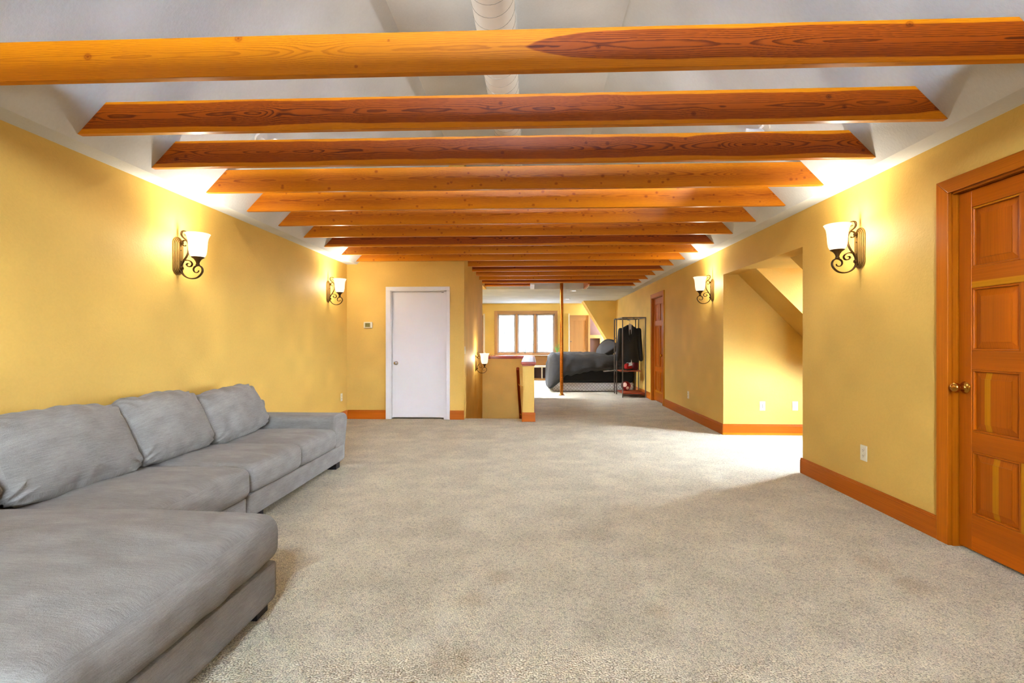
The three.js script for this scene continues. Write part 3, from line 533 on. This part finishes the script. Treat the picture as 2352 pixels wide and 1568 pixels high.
// ---------------------------------------------------------------- sofa
const clothMap = texture(1024, 1024, (x, y, o) => {
  const slub = pnoise(x / 20.48, y / 2.0, 50, 512) * 0.6 + pnoise(x / 64, y / 4, 16, 256) * 0.4, weave = pnoise(x / 1.6, y / 1.6, 640, 640), cloud = pnoise(x / 102.4, y / 64, 10, 16);
  const k = 0.86 + 0.14 * (slub - 0.5) + 0.09 * (weave - 0.5) + 0.09 * (cloud - 0.5);
  o[0] = 206 * k; o[1] = 205 * k; o[2] = 203 * k;
}, true, [1.15, 1.15]);
const clothBump = texture(512, 512, (x, y, o) => { o[0] = o[1] = o[2] = 255 * (0.5 * pnoise(x / 12, y / 2, 43, 256) + 0.5 * pnoise(x / 2, y / 2, 256, 256)); }, false, [2.3, 2.3]);
M.cloth = phys({ color: S(208, 207, 203), map: clothMap, bumpMap: clothBump, bumpScale: 0.0012, roughness: 0.95, sheen: 0.3, sheenColor: new THREE.Color(0.7, 0.7, 0.7), sheenRoughness: 0.6 });
M.foot = std({ color: S(22, 28, 38), roughness: 0.4 });
{
  const o = thing('sectional_sofa', 'grey fabric sectional sofa with chaise along the yellow wall', 'sofa');
  const frame = (a, b, r = 0.02) => { const g = soft(b[0] - a[0], b[1] - a[1], b[2] - a[2], r, { seg: 14, fold: 0.002, scale: 5 }); g.translate((a[0] + b[0]) / 2, (a[1] + b[1]) / 2, (a[2] + b[2]) / 2); return g; };
  mesh('base', frame([-2.79, 0.055, -4.66], [-1.812, 0.215, -3.062]), M.cloth, o);
  mesh('base', frame([-2.79, 0.055, -3.05], [-1.822, 0.20, -2.14]), M.cloth, o);
  mesh('base', frame([-2.79, 0.055, -2.135], [-1.13, 0.235, -1.0], 0.03), M.cloth, o);
  mesh('backrest', frame([-2.82, 0.055, -4.72], [-2.62, 0.64, -1.0], 0.05), M.cloth, o);
  // rolled arm
  const prof = [[-4.44, 0.06], [-4.435, 0.30], [-4.43, 0.42], [-4.425, 0.465], [-4.44, 0.50], [-4.48, 0.512], [-4.56, 0.513], [-4.66, 0.508], [-4.715, 0.49], [-4.742, 0.455], [-4.74, 0.40], [-4.715, 0.30], [-4.69, 0.18], [-4.68, 0.06]];
  const sh = new THREE.Shape(new THREE.SplineCurve(prof.map(p => new THREE.Vector2(-p[0], p[1]))).getPoints(60));
  const ag = new THREE.ExtrudeGeometry(sh, { depth: 0.93, bevelEnabled: true, bevelThickness: 0.022, bevelSize: 0.02, bevelOffset: -0.02, bevelSegments: 5, curveSegments: 30, steps: 6 });
  ag.rotateY(Math.PI / 2); ag.translate(-2.77, 0, 0); const arm = plain(ag); meters(smoothNormals(arm), 'y');
  mesh('arm', arm, M.cloth, o);
  const seat = (z0, z1, x0, x1, y0, y1, r, bul, extra = {}) => { const g = soft(x1 - x0, y1 - y0, z1 - z0, r, { bulge: bul, seg: 34, fold: 0.006, scale: 6, ...extra }); g.translate((x0 + x1) / 2, (y0 + y1) / 2, (z0 + z1) / 2); mesh('seat_cushion', g, M.cloth, o); };
  seat(-4.415, -3.745, -2.60, -1.785, 0.212, 0.395, 0.055, [0.012, 0.026, 0.006]);
  seat(-3.738, -3.062, -2.60, -1.785, 0.212, 0.400, 0.055, [0.014, 0.026, 0.006]);
  seat(-3.052, -2.145, -2.60, -1.79, 0.200, 0.398, 0.055, [0.012, 0.030, 0.006]);
  seat(-2.132, -1.015, -2.60, -1.10, 0.238, 0.452, 0.075, [0.012, 0.050, 0.01], { fold: 0.012, scale: 4.5, stretch: [0.9, 1, 2.6], seg: 48 });
  const back = (z0, z1, y, h, lean, roll, sk = 0) => {
    const w = z1 - z0, g = soft(0.19, h, w, 0.07, { bulge: [0.05, 0.012, 0.012], seg: 52, fold: 0.016, scale: 8, stretch: [1, 0.7, 1.5], shape: (P, q) => {
      const e = Math.abs(q[1]) ** 4 * 0.5 + Math.abs(q[2]) ** 5 * 0.5;                       // gathered seams pull the corners in
      P[0] *= 1 - 0.55 * e; P[1] -= 0.018 * Math.sign(P[1]) * Math.abs(q[2]) ** 6; P[2] += sk * q[1];
      P[0] += 0.007 * Math.sin(q[2] * 21 + q[1] * 4 + z0 * 9) * smooth(0.5, 1, Math.abs(q[1]));
      const cr = smooth(0.35, 0.95, Math.abs(q[1])) * smooth(0.45, 0.98, Math.abs(q[2])); P[0] += Math.sign(q[0]) * 0.011 * cr * Math.sin(Math.atan2(1.05 - Math.abs(q[1]), 1.05 - Math.abs(q[2])) * 13);      // puckers along the seams
    } });
    place(g, [0, 0, 0], [roll, 0, lean]); g.translate(-2.535, y, (z0 + z1) / 2); mesh('back_cushion', g, M.cloth, o);
  };
  back(-4.40, -3.61, 0.60, 0.43, 0.50, 0.05, -0.01);
  back(-3.61, -2.92, 0.62, 0.46, 0.50, 0.0, -0.01);
  back(-2.93, -2.15, 0.615, 0.46, 0.52, -0.02, -0.01);
  back(-2.14, -1.22, 0.63, 0.42, 0.5, 0.02);
  for (const [x, z] of [[-1.87, -4.52], [-1.87, -3.2], [-1.22, -2.08], [-1.22, -1.1], [-2.7, -4.55], [-2.7, -1.1]]) mesh('foot', box([x - 0.045, 0, z - 0.045], [x + 0.045, 0.062, z + 0.045], 'y', 0.004), M.foot, o);
}

// ---------------------------------------------------------------- bed
const quilt = texture(256, 256, (x, y, o) => { const a = Math.abs(((x + y) / 64) % 1 - 0.5), b = Math.abs(((x - y + 512) / 64) % 1 - 0.5), k = smooth(0, 0.16, Math.min(a, b)); o[0] = o[1] = o[2] = 255 * k; }, false, [3.2, 3.2]);
const quiltColor = texture(256, 256, (x, y, o) => { const a = Math.abs(((x + y) / 64) % 1 - 0.5), b = Math.abs(((x - y + 512) / 64) % 1 - 0.5), k = smooth(0, 0.12, Math.min(a, b)); o[0] = mix(150, 222, k); o[1] = mix(148, 220, k); o[2] = mix(146, 216, k); }, true, [3.2, 3.2]);
M.ticking = std({ map: quiltColor, bumpMap: quilt, bumpScale: 0.008, roughness: 0.9 });
M.blackSheet = std({ color: S(8, 8, 9), roughness: 0.95 });
const duvetMap = texture(512, 512, (x, y, o) => { const k = 0.85 + 0.3 * pnoise(x / 24, y / 6, 21, 85) * 0.6 + 0.15 * pnoise(x / 3, y / 3, 170, 170); o[0] = 40 * k; o[1] = 40 * k; o[2] = 42 * k; }, true, [1, 1]);
M.duvet = phys({ map: duvetMap, roughness: 0.8, sheen: 0.2, sheenColor: new THREE.Color(0.3, 0.3, 0.32), sheenRoughness: 0.5 });
const BX0 = 0.53, BX1 = 2.44, BZ0 = -13.15, BZ1 = -11.62;
{
  const o = thing('bed', 'low bed with quilted box spring under the slanted wall', 'bed');
  const bs = soft(BX1 - BX0, 0.21, BZ1 - BZ0, 0.03, { seg: 16, fold: 0.001 }); bs.translate((BX0 + BX1) / 2, 0.115, (BZ0 + BZ1) / 2); mesh('box_spring', bs, M.ticking, o);
  const mt = soft(BX1 - BX0 - 0.01, 0.34, BZ1 - BZ0 - 0.01, 0.06, { seg: 18, fold: 0.004 }); mt.translate((BX0 + BX1) / 2, 0.39, (BZ0 + BZ1) / 2); mesh('mattress', mt, M.blackSheet, o).userData.label = 'black fitted sheet over the mattress';
  const du = soft(1.92, 0.44, 1.72, 0.14, { seg: 56, fold: 0.05, scale: 6, stretch: [1.7, 1.2, 1.1], bulge: [0.02, 0.03, 0.02], shape: (P, q) => {
    const foot = smooth(-0.55, -1, q[0]);                              // hangs to the floor over the foot end
    if (P[1] < 0) P[1] -= 0.46 * foot * smooth(0, -0.7, q[1]);
    P[0] -= 0.10 * foot * smooth(0.4, -1, q[1]);
    if (q[1] < -0.5) P[1] += 0.05 * Math.sin(P[0] * 5 + 1) + 0.05 * smooth(0, 1, q[0]);
    if (q[1] > 0) P[1] -= 0.05 * smooth(0.0, 0.8, q[0]);
  } });
  du.translate(1.42, 0.68, -12.36); tag(mesh('duvet', du, M.duvet), 'rumpled charcoal duvet hanging over the foot of the bed', 'duvet');
  const sh = soft(0.62, 0.03, 0.10, 0.012, { seg: 14, fold: 0.004, shape: (P, q) => { P[1] += 0.035 * q[0]; } }); sh.translate(2.02, 0.53, -11.58); mesh('sheet_fold', sh, std({ color: S(196, 196, 200), roughness: 0.9 }), o);
}
function pillow(label, mat, w, h, t, pos, rot) { const g = soft(w, h, t, h * 0.42, { seg: 24, bulge: [0, h * 0.4, 0], fold: 0.012, scale: 9, shape: (P, q) => { const e = Math.max(Math.abs(q[0]), Math.abs(q[2])) ** 4; P[1] *= 1 - 0.6 * e; } }); const m = mesh('pillow', g, mat); m.position.set(...pos); m.rotation.set(...rot); return tag(m, label, 'pillow'); }
pillow('rounded charcoal pillow leaning at the head of the bed', std({ color: S(66, 67, 70), roughness: 0.9 }), 0.50, 0.20, 0.62, [1.86, 1.02, -12.0], [0.1, 0.1, 0.62]);
pillow('dark navy pillow behind the charcoal pillow', std({ color: S(28, 32, 42), roughness: 0.9 }), 0.50, 0.20, 0.60, [1.96, 1.06, -12.72], [0, -0.1, 0.75]);
pillow('pale blue white pillow at the head of the bed', std({ color: S(190, 198, 218), roughness: 0.9 }), 0.46, 0.18, 0.5, [2.24, 1.06, -12.0], [0.0, 0.1, 1.1]);

// ---------------------------------------------------------------- clothes rack
M.brownBoard = std({ color: S(190, 130, 110), map: firMap, roughness: 0.6 });
{
  const o = thing('clothes_rack', 'tall thin metal garment rack between bed and six-panel door', 'rack'), w = 0.022, X0 = 1.955, X1 = 2.44, Z0 = -10.47, Z1 = -11.14, Z2 = -11.32, RT = 1.722;
  for (const [x, z] of [[X0, Z0], [X1, Z0], [X0 - 0.012, Z1], [X1, Z1], [X0 - 0.03, Z2], [X1 - 0.03, Z2]]) mesh('post', box([x - w / 2, 0, z - w / 2], [x + w / 2, RT, z + w / 2], 'y', 0.003), M.darkSteel, o);
  const rail = (a, b) => mesh('rail', box(a, b, 'x', 0.003), M.darkSteel, o);
  rail([X0, RT - w, Z0 - w / 2], [X1, RT, Z0 + w / 2]); rail([X0, RT - w, Z1 - w / 2], [X1, RT, Z1 + w / 2]); rail([X0 - w / 2, RT - w, Z1], [X0 + w / 2, RT, Z0]); rail([X1 - w / 2, RT - w, Z1], [X1 + w / 2, RT, Z0]);
  rail([X0 - 0.04, RT - w, Z2 - w / 2], [X1, RT, Z2 + w / 2]); rail([X0 - 0.04, RT - w, Z2], [X0 - 0.02, RT, Z1]); rail([X0 - 0.04, 1.27, Z2], [X0 - 0.02, 1.285, Z1]); rail([X0 - 0.04, 0.54, Z2], [X0 - 0.02, 0.555, Z1]);
  rail([(X0 + X1) / 2 - 0.009, RT - 0.045, Z1], [(X0 + X1) / 2 + 0.009, RT - 0.022, Z0]);
  mesh('top_panel', box([X0, RT - 0.004, Z1], [X0 + 0.2, RT, Z0], 'x'), M.darkSteel, o);
  mesh('shelf', box([X0, 0.54, Z1 - 0.01], [X1 - 0.03, 0.56, Z1 + 0.4], 'x', 0.003, OFF()), M.brownBoard, o);
  mesh('shelf', box([X0, 0.075, Z1], [X1, 0.098, Z0], 'x', 0.003, OFF()), M.brownBoard, o);
}
{
  const hx = 2.165, hz = -10.80, o = thing('suit_jacket', 'black suit jacket with white shirt collar hanging on the rack', 'jacket', [hx, 0, hz]), black = std({ color: S(13, 14, 18), roughness: 0.85 }), whiteCloth = std({ color: S(222, 224, 230), roughness: 0.8 });
  // body lofted from elliptical sections
  const sec = [[0.74, 0.205, 0.085, 0], [0.90, 0.200, 0.085, 0], [1.08, 0.185, 0.085, 0], [1.25, 0.195, 0.085, 0], [1.38, 0.215, 0.08, 0], [1.46, 0.20, 0.07, 0], [1.505, 0.145, 0.055, 0], [1.545, 0.075, 0.05, 0], [1.565, 0.05, 0.04, 0]], n = 28, V = [], I = [];
  for (const [y, a, b] of sec) for (let k = 0; k < n; k++) { const t = k / n * 2 * Math.PI, f = 1 + 0.05 * Math.sin(t * 5 + y * 7); V.push(a * Math.cos(t) * f, y - (y < 0.8 ? 0.10 * smooth(0.03, 0.12, Math.cos(t) * a) * 0.0 : 0), b * Math.sin(t) * f); }
  for (let i = 0; i + 1 < sec.length; i++) for (let k = 0; k < n; k++) { const a = i * n + k, b = i * n + (k + 1) % n; I.push(a, a + n, b, b, a + n, b + n); }
  for (let k = 1; k < n - 1; k++) I.push(0, k, k + 1);
  const bg = new THREE.BufferGeometry(); bg.setAttribute('position', new THREE.Float32BufferAttribute(V, 3)); bg.setAttribute('uv', new THREE.Float32BufferAttribute(new Float32Array(V.length / 3 * 2), 2)); bg.setIndex(I); bg.computeVertexNormals();
  mesh('body', plain(bg), black, o);
  for (const s of [-1, 1]) {
    const g = soft(0.12, 0.74, 0.13, 0.055, { seg: 14, fold: 0.006, shape: (P, q) => { const k = 1 - 0.28 * (0.5 - q[1] / 2); P[0] *= k; P[2] *= k; } }); place(g, [s * 0.222, 1.13, 0.01], [0.04, 0, s * 0.095]); mesh('sleeve', g, black, o);
    const lp = new THREE.Shape([[0.01, 1.20], [0.095, 1.40], [0.075, 1.44], [0.10, 1.46], [0.055, 1.555], [0.035, 1.555], [0.03, 1.43]].map(p => new THREE.Vector2(s * p[0], p[1])));
    const lg = plain(new THREE.ExtrudeGeometry(lp, { depth: 0.008, bevelEnabled: true, bevelSize: 0.002, bevelThickness: 0.002, bevelSegments: 1 })); lg.rotateX(-0.09); lg.translate(0, 0.008, 0.208); mesh('lapel', lg, black, o);
  }
  const shirt = new THREE.Shape([[-0.035, 1.44], [0, 1.25], [0.035, 1.44], [0.05, 1.56], [0.0, 1.585], [-0.05, 1.56]].map(p => new THREE.Vector2(...p)));
  const sg = plain(new THREE.ExtrudeGeometry(shirt, { depth: 0.006, bevelEnabled: true, bevelSize: 0.002, bevelThickness: 0.002, bevelSegments: 1 })); sg.rotateX(-0.09); sg.translate(0, 0.008, 0.203); mesh('shirt', sg, whiteCloth, o);
  const tail = new THREE.Shape([[-0.035, 0.64], [0.05, 0.66], [0.03, 0.78], [0.0, 0.82]].map(p => new THREE.Vector2(...p))); const tg = plain(new THREE.ExtrudeGeometry(tail, { depth: 0.01, bevelEnabled: false })); tg.translate(0, 0.02, 0.075); mesh('shirt_tail', tg, whiteCloth, o);
  const tie = new THREE.Shape([[-0.012, 1.46], [0.012, 1.46], [0.02, 1.30], [0, 1.22], [-0.02, 1.30]].map(p => new THREE.Vector2(...p))); const ti = plain(new THREE.ExtrudeGeometry(tie, { depth: 0.006, bevelEnabled: false })); ti.rotateX(-0.09); ti.translate(0, 0.008, 0.213); mesh('tie', ti, black, o);
  const ho = thing('clothes_hanger', 'wire hanger hook holding the black jacket', 'hanger', [hx, 0, hz]);
  mesh('hook', tube([[0, 1.56, 0], [0, 1.625, 0], [0.012, 1.65, 0], [0.0, 1.672, 0], [-0.018, 1.66, 0]], 0.003, 24, 6), M.chrome, ho);
  mesh('shoulder_bar', tube([[-0.19, 1.44, 0], [-0.1, 1.50, 0], [0, 1.56, 0], [0.1, 1.50, 0], [0.19, 1.44, 0]], 0.008, 24, 8), M.darkSteel, ho);
}
M.laceWhite = std({ color: S(225, 225, 228), roughness: 0.8 });
{
  const o = thing('sneaker', 'red and black shoe with white laces on the rack shelf', 'shoe', [2.16, 0.56, -10.90], 0.9), red = std({ color: S(190, 22, 30), roughness: 0.6 });
  const up = soft(0.26, 0.11, 0.1, 0.045, { seg: 16, fold: 0.003, shape: (P, q) => { if (q[1] > 0) P[1] *= 1.5 - 1.1 * smooth(-0.4, 0.7, q[0]); } }); up.translate(0, 0.075, 0); mesh('upper', up, red, o);
  const so = soft(0.275, 0.03, 0.105, 0.014, { seg: 10, fold: 0 }); so.translate(0, 0.016, 0); mesh('sole', so, std({ color: S(30, 26, 28), roughness: 0.7 }), o);
  for (const lace of [tube([[0.0, 0.135, 0.03], [0.02, 0.145, 0], [0.0, 0.135, -0.03]], 0.006, 10, 6), tube([[0.04, 0.11, 0.035], [0.055, 0.12, 0], [0.04, 0.11, -0.035]], 0.006, 10, 6), tube([[-0.03, 0.16, 0.03], [-0.01, 0.17, 0], [-0.03, 0.16, -0.03]], 0.006, 10, 6)]) mesh('lace', lace, M.laceWhite, o);
}
{
  const bag = soft(0.13, 0.28, 0.13, 0.045, { seg: 16, fold: 0.02, scale: 12 }); bag.translate(0, 0.142, 0); const m = mesh('cloth_bag', bag, std({ color: S(92, 14, 22), roughness: 0.9 })); m.position.set(2.345, 0.562, -11.04); tag(m, 'crumpled dark red bag on the rack shelf under the jacket', 'bag');
}
{
  const ballMap = texture(256, 128, (x, y, o) => { const u = x / 256 * 6.283, v = y / 128; const p = Math.hypot(((u - 3.6 + 9.42) % 6.283) - 3.1415, (v - 0.62) * 3) < 0.52 || Math.hypot(((u - 4.3 + 9.42) % 6.283) - 3.1415, (v - 0.36) * 3) < 0.36; if (p) { o[0] = 232; o[1] = 200; o[2] = 178; } else { o[0] = 132; o[1] = 10; o[2] = 20; } });
  const m = mesh('ball', plain(new THREE.SphereGeometry(0.105, 40, 28)), std({ map: ballMap, roughness: 0.35 })); m.position.set(2.13, 0.098 + 0.105, -11.0); m.rotation.y = -2.55; tag(m, 'dark red ball with pale patches on the lowest rack shelf', 'ball');
}

// ---------------------------------------------------------------- built-ins on the window wall
M.maple = std({ color: S(255, 236, 214), map: firMap, roughness: 0.5 });
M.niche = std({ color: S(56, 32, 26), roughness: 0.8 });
M.cream = std({ color: S(240, 226, 196), roughness: 0.5 });
M.mapleDoor = std({ color: S(240, 240, 240), roughness: 0.5, map: firTan });
{
  const o = thing('built_in_cupboard', 'honey wood built-in cupboard with open niches under the slanted wall', 'cupboard', [0, 0, ZW]);
  mesh('side_panel', box([1.165, 0.82, 0], [1.195, 2.07, 0.14], 'y', 0.003), M.cream, o);
  mesh('head_rail', box([1.195, 1.92, 0], [1.80, 2.02, 0.10], 'x', 0.003, OFF()), M.tanTrim, o);
  mesh('frame', [box([1.77, 0.82, 0], [1.83, 2.02, 0.12], 'y', 0, OFF()), box([1.83, 1.30, 0], [2.2, 1.40, 0.12], 'x', 0, OFF()), box([2.14, 0.82, 0], [2.42, 1.31, 0.12], 'y', 0, OFF()), box([1.195, 0.80, 0], [2.42, 0.87, 0.14], 'x', 0, OFF())], M.tanTrim, o);
  mesh('niche', [box([1.83, 1.40, 0], [2.4, 2.1, 0.02]), box([1.83, 0.87, 0], [2.14, 1.30, 0.03])], M.niche, o);
  const d = mesh('cupboard_door', box([1.205, 0.875, 0.06], [1.77, 1.92, 0.085], 'y', 0.003), M.mapleDoor, o);
  mesh('stile', box([1.205, 0.875, 0.085], [1.275, 1.92, 0.10], 'y', 0.003), M.mapleDoor, d); mesh('stile', box([1.70, 0.875, 0.085], [1.77, 1.92, 0.10], 'y', 0.003), M.mapleDoor, d);
  mesh('rail', box([1.275, 1.85, 0.085], [1.70, 1.92, 0.10], 'x', 0.003), M.mapleDoor, d); mesh('rail', box([1.275, 0.875, 0.085], [1.70, 0.945, 0.10], 'x', 0.003), M.mapleDoor, d);
  const k = mesh('knob', plain(new THREE.SphereGeometry(0.018, 16, 12)), M.slot, d); k.position.set(1.24, 1.20, 0.115);
  const b = mesh('lower_cabinet', box([1.165, 0, 0], [2.42, 0.80, 0.14], 'x', 0.003), M.tanTrim, o);
}
{
  const o = thing('built_in_cupboard', 'cream edged cupboard side showing past the stairwell wall', 'cupboard', [0, 0, ZW]);
  mesh('side_panel', box([-1.50, 0.82, 0], [-1.46, 2.07, 0.14], 'y', 0.003), M.cream, o);
  mesh('frame', box([-2.4, 0.0, 0], [-1.50, 2.02, 0.12], 'x', 0.003), M.tanTrim, o);
  mesh('foot_knob', plain(new THREE.SphereGeometry(0.03, 14, 10)), M.cream, o).position.set(-1.46, 0.84, 0.15);
}
{
  const o = thing('window_bench', 'low wooden window bench with open cubbies below the triple window', 'bench', [0, 0, ZW]);
  mesh('stool', box([-1.45, 0.745, 0], [1.16, 0.775, 0.14], 'x', 0.006, OFF()), M.tanTrim, o);
  mesh('back_board', box([-1.44, 0.45, 0], [1.16, 0.745, 0.02], 'x', 0, OFF()), M.tanTrim, o);
  mesh('top', box([-1.44, 0.40, 0], [1.16, 0.45, 0.34], 'x', 0.004), M.cream, o);
  mesh('niche_back', box([-1.44, 0.05, 0], [1.16, 0.40, 0.03]), M.niche, o);
  for (let x = -1.42; x < 1.16; x += 0.29) mesh('divider', box([x, 0.05, 0], [x + 0.03, 0.40, 0.33], 'y', 0.002), M.cream, o);
  mesh('bottom', box([-1.44, 0, 0], [1.16, 0.06, 0.33], 'x', 0.003), M.tanTrim, o);
}
{
  const o = thing('potted_plant', 'small spiky green plant on the window stool', 'plant', [0.81, 0.775, ZW + 0.075]);
  mesh('pot', lathe([[0, 0], [0.04, 0], [0.055, 0.08], [0.05, 0.08], [0.045, 0.07], [0, 0.07]], 20), M.cream, o);
  const leafG = std({ color: S(110, 170, 84), roughness: 0.6, side: THREE.DoubleSide });
  for (let k = 0; k < 16; k++) { const a = k * 2.4, r = rr(0.05, 0.11), h = rr(0.12, 0.3); const g = tube([[0, 0.06, 0], [Math.cos(a) * r * 0.4, 0.06 + h * 0.6, Math.abs(Math.sin(a)) * r * 0.4], [Math.cos(a) * r, 0.06 + h, Math.abs(Math.sin(a)) * r]], 0.004, 8, 5); mesh('leaf', g, leafG, o); }
}

// ---------------------------------------------------------------- outside
struct(mesh('ground', box([-90, -3.6, -120], [90, -3.4, 60]), std({ color: S(226, 230, 236), roughness: 1 })), 'snowy ground outside the windows', 'ground');
struct(mesh('porch_roof', [box([XL - 0.5, 2.28, ZN + T], [XR + 0.5, 2.38, ZN + 2.6]), box([XL - 0.5, -3.4, ZN + 2.4], [XL - 0.3, 2.28, ZN + 2.55]), box([XR + 0.3, -3.4, ZN + 2.4], [XR + 0.5, 2.28, ZN + 2.55])], M.whitePaint), 'porch roof outside the end wall', 'roof');
{
  const hm = texture(256, 256, (x, y, o) => { const k = pnoise(x / 16, y / 16, 16, 16) * 0.6 + pnoise(x / 5, y / 5, 51, 51) * 0.4, e = smooth(0.35, 0.7, k); o[0] = mix(11, 24, e); o[1] = mix(18, 26, e); o[2] = mix(20, 28, e); }, true, [0.12, 0.12]);
  const g = new THREE.PlaneGeometry(110, 26, 110, 26), p = g.attributes.position;
  for (let i = 0; i < p.count; i++) { const x = p.getX(i), y = p.getY(i) + 13; p.setXYZ(i, x, -3.6 + y * (0.55 + 0.12 * noise(x * 0.12, 3)), -38 - y * 0.7 + 2.2 * noise(x * 0.5 + 40, y * 0.6)); }
  g.computeVertexNormals(); meters(g, 'y');
  struct(mesh('wooded_hillside', g, std({ map: hm, roughness: 1, side: THREE.DoubleSide })), 'wooded hillside rising beyond the far window', 'hillside');
}
M.bark = std({ color: S(13, 13, 12), roughness: 0.9 });
function tree(label, x, z, h) {
  const o = thing('bare_tree', label, 'tree', [x, -3.4, z], 0, 'bare trees outside the window');
  mesh('trunk', tube([[0, 0, 0], [0.1, h * 0.35, 0.05], [-0.05, h * 0.7, 0], [0.1, h, 0.1]], 0.13, 20, 8), M.bark, o);
  for (let k = 0; k < 16; k++) {
    const y = h * rr(0.28, 0.95), a = rr(0, 6.28), L = rr(1.0, 2.6), up = rr(-0.2, 0.9), c = Math.cos(a), s = Math.sin(a);
    const b = [0, y, 0], m = [c * L * 0.5, y + up * L * 0.35 + rr(-0.1, 0.1), s * L * 0.5], e = [c * L, y + up * L + rr(-0.2, 0.2), s * L];
    const gs = [tube([b, m, e], 0.028, 10, 5)];
    for (let j = 0; j < 4; j++) { const t = rr(0.3, 0.95), p = [mix(b[0], e[0], t), mix(m[1], e[1], t), mix(b[2], e[2], t)], q = rr(0.4, 1.0); gs.push(tube([p, [p[0] + rr(-0.4, 0.4) * q, p[1] + rr(-0.1, 0.5) * q, p[2] + rr(-0.3, 0.3) * q], [p[0] + rr(-0.9, 0.9) * q, p[1] + rr(0, 1) * q, p[2] + rr(-0.5, 0.5) * q]], 0.012, 8, 4)); }
    mesh('branch', gs, M.bark, o);
  }
}
tree('bare dark tree seen through the stairwell-side pane of the far window', -2.2, -22, 7.5);
tree('bare dark tree seen through the pane nearest the brass pole', 1.7, -23, 8);
tree('bare dark tree standing farther off behind the middle pane', 0.0, -30, 9);

renderer.render(scene, camera);
